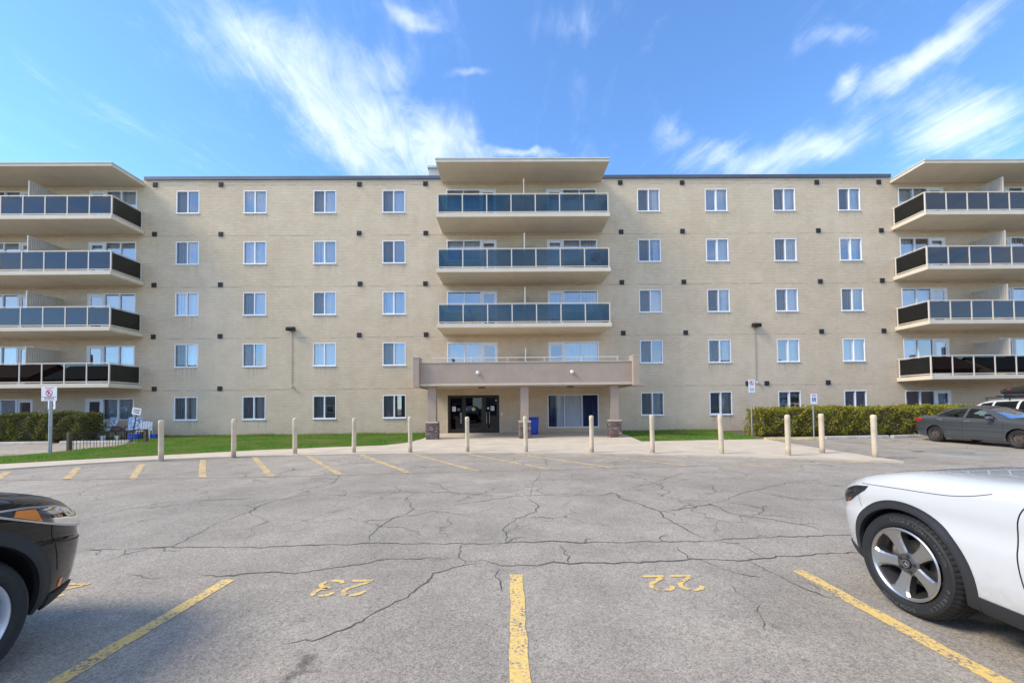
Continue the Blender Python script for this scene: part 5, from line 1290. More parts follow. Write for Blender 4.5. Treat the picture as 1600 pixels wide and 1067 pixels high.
def make_wheel(parent, r, rr, w, style, letters=()):
    """origin at the hub centre in the plane of the outer sidewall bulge; outer side = +y"""
    wh = bpy.data.objects.new('wheel', None); C.objects.link(wh); wh.parent = parent; wh.empty_display_size = 0.1
    n = 240 if style in ('split5', 'multi') else 96
    prof = [(rr - 0.004, -0.028), (rr + 0.012, -0.012), (rr + 0.03, -0.003), (rr + (r - rr) * 0.45, 0.0), (rr + (r - rr) * 0.62, -0.003), (rr + (r - rr) * 0.66, -0.001), (rr + (r - rr) * 0.78, -0.008), (r - 0.018, -0.022), (r - 0.006, -0.038), (r - 0.002, -0.055)]
    gro = []
    for a in (0.30, 0.5, 0.70): gro += [(r, -w * a + 0.008), (r - 0.007, -w * a + 0.006), (r - 0.007, -w * a - 0.006), (r, -w * a - 0.008)]
    prof2 = prof + [(r, -0.07)] + gro + [(r, -w + 0.06), (r - 0.006, -w + 0.03), (r - 0.03, -w + 0.01), (rr, -w)]
    def mod(i, j):
        if 7 <= j <= 11 and i % 4 == 0: return -0.006
        if 14 <= j <= 23 and (i + 2) % 6 == 0: return -0.004
        return 0
    m_ = MB(); m_.lathe(prof2, n, axis='y', mod=mod); m_.build('tyre', 'rubber', wh, smooth=32)
    barrel = [(rr + 0.004, -0.006), (rr - 0.008, -0.002), (rr - 0.016, -0.012), (rr - 0.022, -0.03), (rr - 0.035, -0.10), (rr - 0.045, -w + 0.02), (rr, -w + 0.004)]
    bmat = {'split5': 'dark_alloy', 'multi': 'silver_alloy', 'steel': 'rusty_steel'}[style]
    m_ = MB(); m_.lathe(barrel, 72, axis='y'); m_.build('rim_barrel', bmat, wh, smooth=40)
    if style == 'split5':
        m_ = MB(); m_.lathe([(rr + 0.005, -0.004), (rr - 0.004, 0.0015), (rr - 0.013, -0.003), (rr - 0.018, -0.012)], 96, axis='y'); m_.build('rim_lip', 'machined_alloy', wh, smooth=50)
        for k in range(5):
            a = R(65 + 72 * k); c, s_ = math.cos(a), math.sin(a)
            # tapered spoke: radius, half width, face depth
            st_ = [(0.040, 0.034, -0.040), (0.075, 0.037, -0.033), (0.12, 0.040, -0.028), (0.165, 0.046, -0.022), (0.20, 0.056, -0.016), (rr - 0.028, 0.080, -0.010), (rr - 0.010, 0.105, -0.006)]
            vs, fs, mi = [], [], []
            for (rad, hw, d) in st_:
                for t, dd in ((-1, -0.060), (-1, -0.010), (-0.72, 0.0), (0.72, 0.0), (1, -0.010), (1, -0.060)):
                    x, z = rad * c - t * hw * s_, rad * s_ + t * hw * c; vs.append((x, d + dd, z))
            m_ = MB()
            for q in range(len(st_) - 1):
                for j in range(5): m_.f.append((q * 6 + j, q * 6 + j + 1, (q + 1) * 6 + j + 1, (q + 1) * 6 + j)); m_.m.append(0 if j in (1, 2, 3) else 1)
            m_.v = vs; m_.f.append((0, 1, 2, 3, 4, 5)); m_.m.append(1); e_ = (len(st_) - 1) * 6; m_.f.append(tuple(e_ + j for j in range(5, -1, -1))); m_.m.append(1)
            o = m_.build('spoke', ['machined_alloy', 'dark_alloy'], wh); 
            bm = bmesh.new(); bm.from_mesh(o.data); bmesh.ops.recalc_face_normals(bm, faces=bm.faces[:]); bm.to_mesh(o.data); bm.free()
            m_ = MB(); a2 = a + R(36); m_.tube((0.056 * math.cos(a2), -0.05, 0.056 * math.sin(a2)), (0.056 * math.cos(a2), -0.026, 0.056 * math.sin(a2)), 0.0125, n=12); m_.build('lug_bolt', 'dark_plastic', wh)
        m_ = MB(); m_.lathe([(0.085, -0.075), (0.085, -0.040), (0.07, -0.033), (0.038, -0.031), (0.036, -0.036), (0.0, -0.036)], 40, axis='y'); m_.build('hub', 'dark_alloy', wh, smooth=35)
        m_ = MB(); m_.lathe([(0.034, -0.036), (0.034, -0.024), (0.030, -0.022), (0.0, -0.022)], 32, axis='y'); m_.build('centre_cap', 'dark_plastic', wh, smooth=35)
        m_ = MB(); m_.lathe([(0.0265, -0.0225), (0.0265, -0.0195), (0.023, -0.0195), (0.023, -0.0225)], 32, axis='y')
        for k in range(3):
            a = R(90 + 120 * k); t_ = Vector((math.cos(a), math.sin(a))) * 0.0245; p1 = Vector((math.cos(a + R(60)), math.sin(a + R(60)))) * 0.005; p2 = Vector((math.cos(a - R(60)), math.sin(a - R(60)))) * 0.005
            m_.add([(0, -0.0185, 0), (p1.x, -0.021, p1.y), (t_.x, -0.020, t_.y), (p2.x, -0.021, p2.y)], [(0, 1, 2), (0, 2, 3)])
        m_.build('star_emblem', 'silver_trim', wh)
        m_ = MB(); m_.lathe([(0.07, -0.135), (0.165, -0.135), (0.165, -0.155), (0.07, -0.155)], 60, axis='y'); m_.build('brake_disc', 'brake_metal', wh, smooth=30)
        m_ = MB(); m_.bevbox(0.08, 0.19, -0.16, -0.10, -0.09, 0.09, 0.02); m_.build('brake_caliper', 'brake_metal', wh)
    elif style == 'multi':
        m_ = MB(); m_.lathe([(rr + 0.005, -0.004), (rr - 0.004, 0.0015), (rr - 0.016, -0.004), (rr - 0.02, -0.016)], 96, axis='y'); m_.build('rim_lip', 'silver_alloy', wh, smooth=50)
        for k in range(10):
            a = R(36 * k + (7 if k % 2 else -7) + 12); c, s_ = math.cos(a), math.sin(a); vs = []
            st_ = [(0.05, 0.016, -0.045), (0.13, 0.015, -0.032), (rr - 0.02, 0.021, -0.012)]
            for (rad, hw, d) in st_:
                for t, dd in ((-1, -0.05), (-0.6, 0.0), (0.6, 0.0), (1, -0.05)): vs.append((rad * c - t * hw * s_, d + dd, rad * s_ + t * hw * c))
            m_ = MB(); m_.add(vs, [(q * 4 + j, q * 4 + j + 1, q * 4 + j + 5, q * 4 + j + 4) for q in range(2) for j in range(3)]); o = m_.build('spoke', 'silver_alloy', wh)
            bm = bmesh.new(); bm.from_mesh(o.data); bmesh.ops.recalc_face_normals(bm, faces=bm.faces[:]); bm.to_mesh(o.data); bm.free()
        m_ = MB(); m_.lathe([(0.085, -0.09), (0.085, -0.045), (0.05, -0.034), (0.0, -0.032)], 40, axis='y'); m_.build('hub', 'silver_alloy', wh, smooth=35)
        m_ = MB(); m_.lathe([(0.07, -0.14), (0.17, -0.14), (0.17, -0.16), (0.07, -0.16)], 60, axis='y'); m_.build('brake_disc', 'brake_metal', wh, smooth=30)
    else:
        m_ = MB(); m_.lathe([(rr - 0.03, -0.06), (rr * 0.72, -0.03), (rr * 0.5, -0.045), (rr * 0.36, -0.02), (0.0, -0.018)], 48, axis='y'); m_.build('wheel_disc', 'rusty_steel', wh, smooth=50)
        for k in range(10):
            a = R(36 * k); m_ = MB(); m_.lathe([(0.0, -0.002), (0.016, -0.002)], 10, axis='y'); m_.build('vent_hole', 'gap_black', wh, loc=(rr * 0.76 * math.cos(a), -0.026, rr * 0.76 * math.sin(a)))
        m_ = MB(); m_.lathe([(0.0, 0.0), (0.03, -0.002), (0.032, -0.02)], 20, axis='y'); m_.build('hub', 'rusty_steel', wh, smooth=40)
    for (txt, mid, size, rad, outline) in letters:
        m_ = MB(); total = len(txt) * size * 0.95
        for k, ch in enumerate(txt):
            if ch == ' ': continue
            vs, fs = text_mesh(ch); x0 = (max(v.x for v in vs) + min(v.x for v in vs)) / 2
            a = R(mid) + ((k + 0.5) / len(txt) - 0.5) * total / rad; ca, sa = math.cos(a), math.sin(a)
            m_.add([((rad + v.y * size - size * 0.33) * ca - (v.x - x0) * size * 1.2 * sa, 0.0022, (rad + v.y * size - size * 0.33) * sa + (v.x - x0) * size * 1.2 * ca) for v in vs], fs)
        m_.build('sidewall_lettering', 'rubber_letter', wh)
    return wh
def wheels(root, r, rr, w, half_track, xr, style, letters=()):
    base = make_wheel(root, r, rr, w, style, letters); base.location = (0, half_track, r)
    for (x, s) in ((0, -1), (xr, 1), (xr, -1)):
        c = tree_copy(base, root); c.location = (x, s * half_track, r)
        if s < 0: c.rotation_euler = (0, 0, math.pi)
def car(name, label, cat, loc, rz, table, paint, sill_par, sill_mat, wheelspec, archr, win_side, ws_x, rear_x, cav_x, group=None, glass='car_glass', archz=None):
    root = thing(name, label, cat, loc, rz, group)
    vs, fs, par, q = loft(table); sk = Skin(vs, fs)
    mi = [1 if p < sill_par * 0.78 else 0 for p in par]
    body = raw('body', vs, fs, [paint, sill_mat, 'gap_black', 'seat_fabric'], mi)
    r, rr, w, ht, xr, style = wheelspec[:6]
    cut = MB()
    for x in (0, xr):
        for s in (-1, 1):
            prof = [(archr * math.cos(R(t)), archr * math.sin(R(t))) for t in range(0, 360, 6)]
            poly = [(x + a, (archz or r) + b) for a, b in prof]
            cut.prism(poly, 'y', s * (ht - w - 0.10), s * 1.4, 2)
    boolean(body, raw('cut', cut.v, cut.f, [paint, sill_mat, 'gap_black', 'seat_fabric'], cut.m))
    v2, f2, p2, q2 = loft(table, inset=0.065, xr=cav_x, zfloor=0.52, nst=48, it=2)
    boolean(body, raw('cut', v2, f2, [paint, sill_mat, 'gap_black', 'seat_fabric'], [3] * len(f2)))
    cut = MB()
    for lo, up in win_side: cut.prism(list(lo) + list(reversed(up)), 'y', -1.5, 1.5, 2)
    boolean(body, raw('cut', cut.v, cut.f, [paint, sill_mat, 'gap_black', 'seat_fabric'], cut.m))
    cut = MB()
    for (x0, x1, w0, w1) in (ws_x, rear_x): cut.prism([(x0, -w0), (x1, -w1), (x1, w1), (x0, w0)], 'z', 0.95, 2.4, 2)
    boolean(body, raw('cut', cut.v, cut.f, [paint, sill_mat, 'gap_black', 'seat_fabric'], cut.m))
    body.name = 'body'; body.parent = root
    me = body.data; me.polygons.foreach_set('use_smooth', [True] * len(me.polygons)); me.set_sharp_from_angle(angle=R(38))
    for s in (-1, 1):
        for poly in win_side: side_patch('side_window', sk, poly, s, -0.012, glass, root, nu=14, nv=6, depth=0.004)
    top_patch('windscreen', sk, ws_x[0], ws_x[1], ws_x[2] + 0.0, ws_x[3] + 0.0, -0.008, 'car_glass', root); top_patch('rear_window', sk, rear_x[0], rear_x[1], rear_x[2], rear_x[3], -0.008, glass, root)
    wheels(root, r, rr, w, ht, xr, style, wheelspec[6] if len(wheelspec) > 6 else ())
    # seats and steering wheel seen through the glass
    xs_ = (ws_x[0] + ws_x[1]) / 2
    for (dx, ys) in ((-0.75, (-0.37, 0.37)), (-1.6, (-0.37, 0.37))):
        for y in ys:
            m_ = MB(); m_.bevbox(-0.24, 0.24, -0.24, 0.24, 0.53, 0.72, 0.05); m_.bevbox(-0.36, -0.22, -0.23, 0.23, 0.64, 1.12, 0.05); m_.bevbox(-0.38, -0.28, -0.12, 0.12, 1.14, 1.30, 0.04)
            m_.build('seat', 'seat_fabric', root, smooth=50, loc=(xs_ + dx, y, 0))
    return root, sk, body
def both(fn):
    for s in (1, -1): fn(s)
def mirror_lamp(root, sk, x, z, y, paint, s):
    m_ = MB(); bm = bmesh.new(); bmesh.ops.create_icosphere(bm, subdivisions=3, radius=1)
    for v in bm.verts: v.co = Vector((v.co.x * 0.075 + (0.02 if v.co.x > 0 else 0), v.co.y * 0.115, v.co.z * 0.075))
    m_.bm(bm); bm.free(); o = m_.build('side_mirror', paint, root, smooth=60, loc=(x, s * (y + 0.13), z))
    m_ = MB(); m_.tube((0, -s * 0.02, -0.05), (0.02, -s * 0.14, -0.09), 0.022, n=8); m_.build('mirror_stalk', 'black_plastic', o)
    m_ = MB(); m_.lathe([(0.0, -0.003), (0.07, -0.003), (0.07, 0.0)], 24, axis='y'); q = m_.build('mirror_glass', 'lamp_chrome', o, loc=(-0.068, 0, 0)); q.rotation_euler = (0, 0, R(-90))
def handle(root, sk, x, z, s, material):
    p = sk.side(x, z, s, 0.012)
    m_ = MB(); m_.bevbox(-0.10, 0.10, -0.012, 0.012, -0.014, 0.014, 0.008); m_.build('door_handle', material, root, smooth=50, loc=p)

# --- white sport utility car in the right foreground
#        x     zb    wl    zl    wm    zm    ws    zs    wg    zg    wr    zr    zc
GLC = [(0.88, 0.40, 0.30, 0.46, 0.36, 0.60, 0.34, 0.72, 0.30, 0.765, 0.20, 0.785, 0.795),
       (0.83, 0.30, 0.52, 0.36, 0.585, 0.58, 0.54, 0.75, 0.47, 0.80, 0.28, 0.83, 0.845),
       (0.72, 0.25, 0.69, 0.31, 0.765, 0.58, 0.71, 0.805, 0.61, 0.86, 0.33, 0.892, 0.91),
       (0.55, 0.22, 0.82, 0.28, 0.885, 0.60, 0.835, 0.868, 0.72, 0.925, 0.38, 0.955, 0.968),
       (0.30, 0.21, 0.91, 0.27, 0.955, 0.62, 0.92, 0.94, 0.80, 0.99, 0.42, 1.012, 1.022),
       (0.00, 0.21, 0.93, 0.27, 0.97, 0.64, 0.935, 0.995, 0.82, 1.045, 0.44, 1.06, 1.07),
       (-0.50, 0.21, 0.93, 0.27, 0.965, 0.64, 0.935, 1.02, 0.82, 1.075, 0.46, 1.09, 1.10),
       (-0.72, 0.21, 0.93, 0.27, 0.965, 0.64, 0.935, 1.03, 0.82, 1.09, 0.48, 1.11, 1.12),
       (-1.05, 0.21, 0.93, 0.27, 0.965, 0.64, 0.935, 1.04, 0.83, 1.10, 0.68, 1.29, 1.34),
       (-1.60, 0.21, 0.93, 0.27, 0.965, 0.64, 0.935, 1.05, 0.83, 1.12, 0.60, 1.58, 1.63),
       (-2.10, 0.21, 0.93, 0.27, 0.965, 0.64, 0.935, 1.06, 0.83, 1.13, 0.59, 1.61, 1.65),
       (-2.80, 0.21, 0.93, 0.27, 0.97, 0.64, 0.935, 1.07, 0.83, 1.14, 0.58, 1.57, 1.62),
       (-3.30, 0.23, 0.91, 0.29, 0.95, 0.64, 0.92, 1.08, 0.81, 1.14, 0.55, 1.46, 1.51),
       (-3.58, 0.26, 0.86, 0.32, 0.91, 0.64, 0.88, 1.05, 0.78, 1.10, 0.55, 1.17, 1.22),
       (-3.74, 0.32, 0.78, 0.38, 0.84, 0.64, 0.82, 0.98, 0.72, 1.02, 0.45, 1.05, 1.07),
       (-3.81, 0.42, 0.60, 0.48, 0.66, 0.64, 0.64, 0.86, 0.56, 0.90, 0.35, 0.93, 0.94)]
gw = [([(-1.02, 1.12), (-2.02, 1.14)], [(-1.30, 1.30), (-1.62, 1.50), (-2.02, 1.54)]), ([(-2.10, 1.14), (-3.02, 1.16)], [(-2.10, 1.54), (-2.75, 1.51), (-3.00, 1.44)])]
LET = (('SCORPION', 97, 0.034, 0.313, 0), ('ALL SEASON', 140, 0.026, 0.313, 0), ('PIRELLI', 212, 0.036, 0.312, 1), ('SCORPION', 277, 0.034, 0.313, 0))
glc, sk, body = car('white_suv', 'white sport utility car with five spoke alloy wheels parked in the bay beside number 22', 'car', (3.88, 2.95, 0.0), R(90), GLC, 'white_car_paint', 0.17, 'black_plastic',
                    (0.368, 0.252, 0.235, 0.955, -2.873, 'split5', LET), 0.398, gw, (-1.55, -0.80, 0.54, 0.66), (-3.50, -3.28, 0.50, 0.50), (-3.35, -0.78), glass='dark_car_glass', archz=0.368)
def glc_trim(s):
    for xa in (0, -2.873): arch_trim(sk, xa, 0.368, 0.395, 0.458, s, 0.014, 'dark_plastic', glc, -16, 196)
    side_patch('sill_trim', sk, ([(-0.46, 0.245), (-2.42, 0.245)], [(-0.455, 0.34), (-2.42, 0.34)]), s, 0.012, 'dark_plastic', glc)
    side_patch('bumper_lip', sk, ([(0.43, 0.25), (0.60, 0.27), (0.74, 0.29)], [(0.45, 0.32), (0.60, 0.33), (0.75, 0.335)]), s, 0.012, 'black_plastic', glc)
    hl = side_patch('headlight', sk, ([(0.31, 0.845), (0.42, 0.775), (0.52, 0.715), (0.64, 0.675), (0.74, 0.665)], [(0.28, 0.886), (0.42, 0.865), (0.54, 0.825), (0.66, 0.765), (0.745, 0.735)]), s, 0.006, 'lamp_lens', glc, depth=0.012)
    side_patch('headlight_housing', sk, ([(0.31, 0.845), (0.42, 0.775), (0.52, 0.715), (0.64, 0.675), (0.74, 0.665)], [(0.28, 0.886), (0.42, 0.865), (0.54, 0.825), (0.66, 0.765), (0.745, 0.735)]), s, 0.0015, 'dark_plastic', glc, depth=0.004)
    side_patch('marker_lamp', sk, ([(0.50, 0.738), (0.57, 0.70)], [(0.50, 0.752), (0.58, 0.715)]), s, 0.0035, 'amber_lens', glc, nu=6, nv=4, depth=0.003)
    side_patch('lamp_reflector', sk, ([(0.44, 0.80), (0.66, 0.70)], [(0.45, 0.84), (0.67, 0.735)]), s, 0.0035, 'lamp_chrome', glc, nu=8, nv=5, depth=0.003)
    side_line('door_gap', sk, [(-0.80, 1.03), (-0.75, 1.0), (-0.705, 0.95), (-0.683, 0.89), (-0.675, 0.81), (-0.673, 0.71), (-0.68, 0.61), (-0.695, 0.51), (-0.715, 0.43), (-0.74, 0.36)], s, 0.007, 'gap_black', glc)
    side_line('bumper_gap', sk, [(0.37, 0.835), (0.385, 0.79), (0.38, 0.745), (0.36, 0.70)], s, 0.004, 'gap_black', glc)
    side_line('door_gap', sk, [(-2.06, 1.12), (-2.06, 0.36)], s, 0.007, 'gap_black', glc)
    side_line('door_gap', sk, [(-3.05, 1.1), (-2.95, 0.95), (-2.6, 0.82), (-2.42, 0.6), (-2.40, 0.36)], s, 0.007, 'gap_black', glc)
    side_line('bonnet_gap', sk, [(0.36, 0.895), (0.05, 0.918), (-0.2, 0.93), (-0.34, 0.942), (-0.45, 0.965), (-0.55, 1.0)], s, 0.004, 'gap_black', glc)
    mirror_lamp(glc, sk, -0.98, 1.14, 0.90, 'white_car_paint', s); handle(glc, sk, -1.85, 0.90, s, 'white_car_paint'); handle(glc, sk, -2.85, 0.93, s, 'white_car_paint')
    side_patch('tail_light', sk, ([(-3.45, 0.92), (-3.76, 0.86)], [(-3.40, 1.02), (-3.75, 0.98)]), s, 0.005, 'red_lens', glc)
both(glc_trim)
m_ = MB(); m_.bevbox(0.845, 0.905, -0.36, 0.36, 0.50, 0.74, 0.02); m_.build('grille', 'black_plastic', glc)
m_ = MB(); m_.bevbox(0.90, 0.915, -0.35, 0.35, 0.60, 0.64, 0.006); m_.build('grille_bar', 'silver_trim', glc)

# --- black sport utility car in the left foreground
EXP = [(0.95, 0.40, 0.40, 0.46, 0.48, 0.60, 0.46, 0.68, 0.40, 0.72, 0.25, 0.74, 0.75),
       (0.90, 0.30, 0.60, 0.36, 0.67, 0.62, 0.63, 0.74, 0.55, 0.79, 0.30, 0.82, 0.83),
       (0.80, 0.26, 0.75, 0.32, 0.82, 0.64, 0.77, 0.83, 0.68, 0.885, 0.35, 0.915, 0.93),
       (0.68, 0.25, 0.83, 0.31, 0.905, 0.65, 0.855, 0.895, 0.76, 0.96, 0.40, 0.99, 1.00),
       (0.50, 0.24, 0.91, 0.30, 0.97, 0.66, 0.93, 0.95, 0.83, 1.02, 0.45, 1.05, 1.06),
       (0.25, 0.23, 0.955, 0.29, 1.00, 0.68, 0.965, 1.00, 0.86, 1.075, 0.48, 1.105, 1.115),
       (0.00, 0.22, 0.965, 0.28, 1.005, 0.68, 0.97, 1.05, 0.87, 1.12, 0.50, 1.15, 1.16),
       (-0.60, 0.22, 0.965, 0.28, 1.0, 0.68, 0.97, 1.08, 0.87, 1.16, 0.50, 1.18, 1.19),
       (-0.80, 0.22, 0.965, 0.28, 1.0, 0.68, 0.97, 1.09, 0.87, 1.18, 0.54, 1.20, 1.21),
       (-1.20, 0.22, 0.965, 0.28, 1.0, 0.68, 0.97, 1.10, 0.88, 1.19, 0.74, 1.42, 1.46),
       (-1.80, 0.22, 0.965, 0.28, 1.0, 0.68, 0.97, 1.11, 0.88, 1.20, 0.68, 1.70, 1.75),
       (-2.50, 0.22, 0.965, 0.28, 1.0, 0.68, 0.97, 1.12, 0.88, 1.21, 0.67, 1.73, 1.78),
       (-3.30, 0.22, 0.965, 0.28, 1.005, 0.68, 0.97, 1.13, 0.88, 1.22, 0.66, 1.70, 1.75),
       (-3.75, 0.25, 0.93, 0.31, 0.97, 0.68, 0.94, 1.14, 0.85, 1.22, 0.62, 1.58, 1.63),
       (-3.98, 0.30, 0.88, 0.36, 0.93, 0.68, 0.90, 1.12, 0.82, 1.19, 0.62, 1.25, 1.29),
       (-4.08, 0.36, 0.82, 0.42, 0.87, 0.68, 0.85, 1.06, 0.78, 1.11, 0.55, 1.15, 1.17),
       (-4.13, 0.45, 0.70, 0.50, 0.76, 0.68, 0.74, 0.92, 0.66, 0.97, 0.40, 1.00, 1.01)]
ew = [([(-1.18, 1.20), (-2.28, 1.22)], [(-1.45, 1.40), (-1.85, 1.62), (-2.28, 1.65)]), ([(-2.36, 1.22), (-3.08, 1.24)], [(-2.36, 1.65), (-3.08, 1.62)]), ([(-3.16, 1.25), (-3.62, 1.27)], [(-3.16, 1.61), (-3.55, 1.55)])]
xp, sk, body = car('black_suv', 'black sport utility car with amber side marker parked across the bay from number 23', 'car', (-3.965, 2.17, 0.0), R(90), EXP, 'black_car_paint', 0.16, 'black_plastic',
                   (0.385, 0.262, 0.245, 0.99, -3.025, 'multi'), 0.435, ew, (-1.75, -0.90, 0.62, 0.72), (-3.94, -3.74, 0.54, 0.56), (-3.76, -0.88), glass='dark_car_glass', archz=0.40)
def exp_trim(s):
    for xa in (0, -3.025): arch_trim(sk, xa, 0.40, 0.432, 0.515, s, 0.016, 'dark_plastic', xp, -16, 196)
    side_patch('sill_trim', sk, ([(-0.50, 0.25), (-2.53, 0.25)], [(-0.50, 0.37), (-2.53, 0.37)]), s, 0.012, 'dark_plastic', xp)
    lo, up = [(0.18, 0.955), (0.35, 0.885), (0.52, 0.82), (0.70, 0.765), (0.80, 0.745)], [(0.17, 0.975), (0.35, 0.955), (0.52, 0.925), (0.68, 0.875), (0.79, 0.815)]
    side_patch('headlight_housing', sk, (lo, up), s, 0.0015, 'dark_plastic', xp, depth=0.004); side_patch('headlight', sk, (lo, up), s, 0.011, 'lamp_lens', xp, depth=0.016)
    side_patch('marker_lamp', sk, ([(0.27, 0.926), (0.43, 0.86)], [(0.29, 0.958), (0.40, 0.942)]), s, 0.006, 'amber_lens', xp, nu=10, nv=5, depth=0.004)
    side_patch('lamp_reflector', sk, ([(0.50, 0.845), (0.72, 0.78)], [(0.52, 0.915), (0.73, 0.84)]), s, 0.004, 'lamp_chrome', xp, nu=8, nv=5, depth=0.004)
    side_patch('lamp_trim', sk, ([(0.10, 0.978), (0.35, 0.957), (0.52, 0.927), (0.68, 0.877)], [(0.10, 0.988), (0.35, 0.968), (0.52, 0.938), (0.68, 0.888)]), s, 0.007, 'silver_trim', xp, nv=3)
    for k in range(4):
        side_line('lamp_rib', sk, [(0.475 + k * 0.07, 0.845 - k * 0.018), (0.50 + k * 0.07, 0.915 - k * 0.022)], s, 0.006, 'gap_black', xp, off=0.0055)
    side_line('lamp_edge', sk, [(0.18, 0.950), (0.35, 0.880), (0.52, 0.815), (0.70, 0.760), (0.79, 0.742)], s, 0.012, 'silver_trim', xp, off=0.0115)
    side_line('bumper_fold', sk, [(0.50, 0.70), (0.62, 0.675), (0.76, 0.655), (0.88, 0.645)], s, 0.010, 'dark_plastic', xp, off=0.002)
    side_patch('bumper_lip', sk, ([(0.50, 0.27), (0.64, 0.275), (0.80, 0.285)], [(0.52, 0.35), (0.66, 0.345), (0.81, 0.335)]), s, 0.014, 'black_plastic', xp)
    side_patch('bumper_reflector', sk, ([(0.60, 0.37), (0.625, 0.37)], [(0.605, 0.425), (0.63, 0.425)]), s, 0.006, 'amber_lens', xp, nu=4, nv=4)
    side_line('bumper_gap', sk, [(0.50, 0.825), (0.505, 0.74), (0.535, 0.62), (0.56, 0.50)], s, 0.006, 'gap_black', xp)
    side_line('door_gap', sk, [(-0.78, 1.12), (-0.66, 1.05), (-0.62, 0.9), (-0.63, 0.6), (-0.66, 0.38)], s, 0.007, 'gap_black', xp); side_line('door_gap', sk, [(-2.32, 1.2), (-2.32, 0.38)], s, 0.007, 'gap_black', xp); side_line('door_gap', sk, [(-3.12, 1.22), (-2.95, 1.0), (-2.6, 0.85), (-2.5, 0.6)], s, 0.007, 'gap_black', xp)
    top_line('bonnet_gap', sk, [(0.80, s * 0.60), (0.66, s * 0.76), (0.4, s * 0.84), (0.0, s * 0.875), (-0.72, s * 0.885)], 0.008, 'gap_black', xp)
    mirror_lamp(xp, sk, -1.15, 1.24, 0.94, 'black_car_paint', s); handle(xp, sk, -2.1, 0.98, s, 'black_car_paint'); handle(xp, sk, -2.9, 1.0, s, 'black_car_paint')
    side_patch('tail_light', sk, ([(-3.75, 0.98), (-4.06, 0.95)], [(-3.72, 1.10), (-4.06, 1.06)]), s, 0.005, 'red_lens', xp)
both(exp_trim)
m_ = MB(); m_.bevbox(0.90, 0.965, -0.42, 0.42, 0.50, 0.72, 0.02); m_.build('grille', 'black_plastic', xp)

# --- grey sedan by the hedge
CIV = [(0.93, 0.30, 0.42, 0.36, 0.48, 0.48, 0.46, 0.58, 0.40, 0.62, 0.25, 0.64, 0.65),
       (0.86, 0.22, 0.62, 0.28, 0.68, 0.48, 0.65, 0.64, 0.57, 0.70, 0.30, 0.73, 0.74),
       (0.70, 0.19, 0.76, 0.25, 0.81, 0.50, 0.77, 0.73, 0.66, 0.79, 0.34, 0.82, 0.83),
       (0.40, 0.18, 0.83, 0.24, 0.865, 0.52, 0.83, 0.82, 0.71, 0.88, 0.38, 0.91, 0.92),
       (0.00, 0.17, 0.85, 0.23, 0.88, 0.54, 0.85, 0.87, 0.73, 0.94, 0.40, 0.97, 0.98),
       (-0.28, 0.17, 0.85, 0.23, 0.88, 0.54, 0.85, 0.89, 0.74, 0.97, 0.44, 1.00, 1.01),
       (-0.60, 0.17, 0.85, 0.23, 0.88, 0.54, 0.85, 0.90, 0.76, 0.96, 0.62, 1.13, 1.17),
       (-1.20, 0.17, 0.85, 0.23, 0.88, 0.54, 0.85, 0.92, 0.77, 0.98, 0.54, 1.36, 1.41),
       (-1.75, 0.17, 0.85, 0.23, 0.88, 0.54, 0.85, 0.94, 0.77, 0.99, 0.53, 1.40, 1.44),
       (-2.30, 0.17, 0.85, 0.23, 0.88, 0.54, 0.85, 0.96, 0.77, 1.01, 0.52, 1.35, 1.39),
       (-2.75, 0.18, 0.84, 0.24, 0.875, 0.54, 0.845, 0.985, 0.75, 1.03, 0.52, 1.18, 1.22),
       (-3.08, 0.19, 0.82, 0.25, 0.86, 0.54, 0.83, 0.99, 0.72, 1.03, 0.45, 1.06, 1.07),
       (-3.40, 0.22, 0.77, 0.28, 0.82, 0.56, 0.79, 0.97, 0.68, 1.01, 0.40, 1.04, 1.05),
       (-3.53, 0.28, 0.70, 0.34, 0.76, 0.58, 0.73, 0.90, 0.62, 0.95, 0.36, 0.98, 0.99),
       (-3.59, 0.38, 0.58, 0.42, 0.63, 0.60, 0.60, 0.78, 0.52, 0.81, 0.30, 0.83, 0.84)]
cw = [([(-0.66, 0.965), (-1.62, 0.99)], [(-0.90, 1.12), (-1.28, 1.30), (-1.62, 1.33)]), ([(-1.72, 0.995), (-2.62, 1.035)], [(-1.72, 1.33), (-2.20, 1.295), (-2.62, 1.13)])]
cv, sk, body = car('grey_sedan', 'dark grey four door sedan with rusty steel wheels parked before the clipped hedge', 'car', (17.85, 13.03, 0.0), R(-92), CIV, 'grey_car_paint', 0.12, 'grey_car_paint',
                   (0.315, 0.205, 0.195, 0.865, -2.67, 'steel'), 0.35, cw, (-1.12, -0.36, 0.50, 0.62), (-2.98, -2.42, 0.48, 0.50), (-2.9, -0.34), archz=0.325)
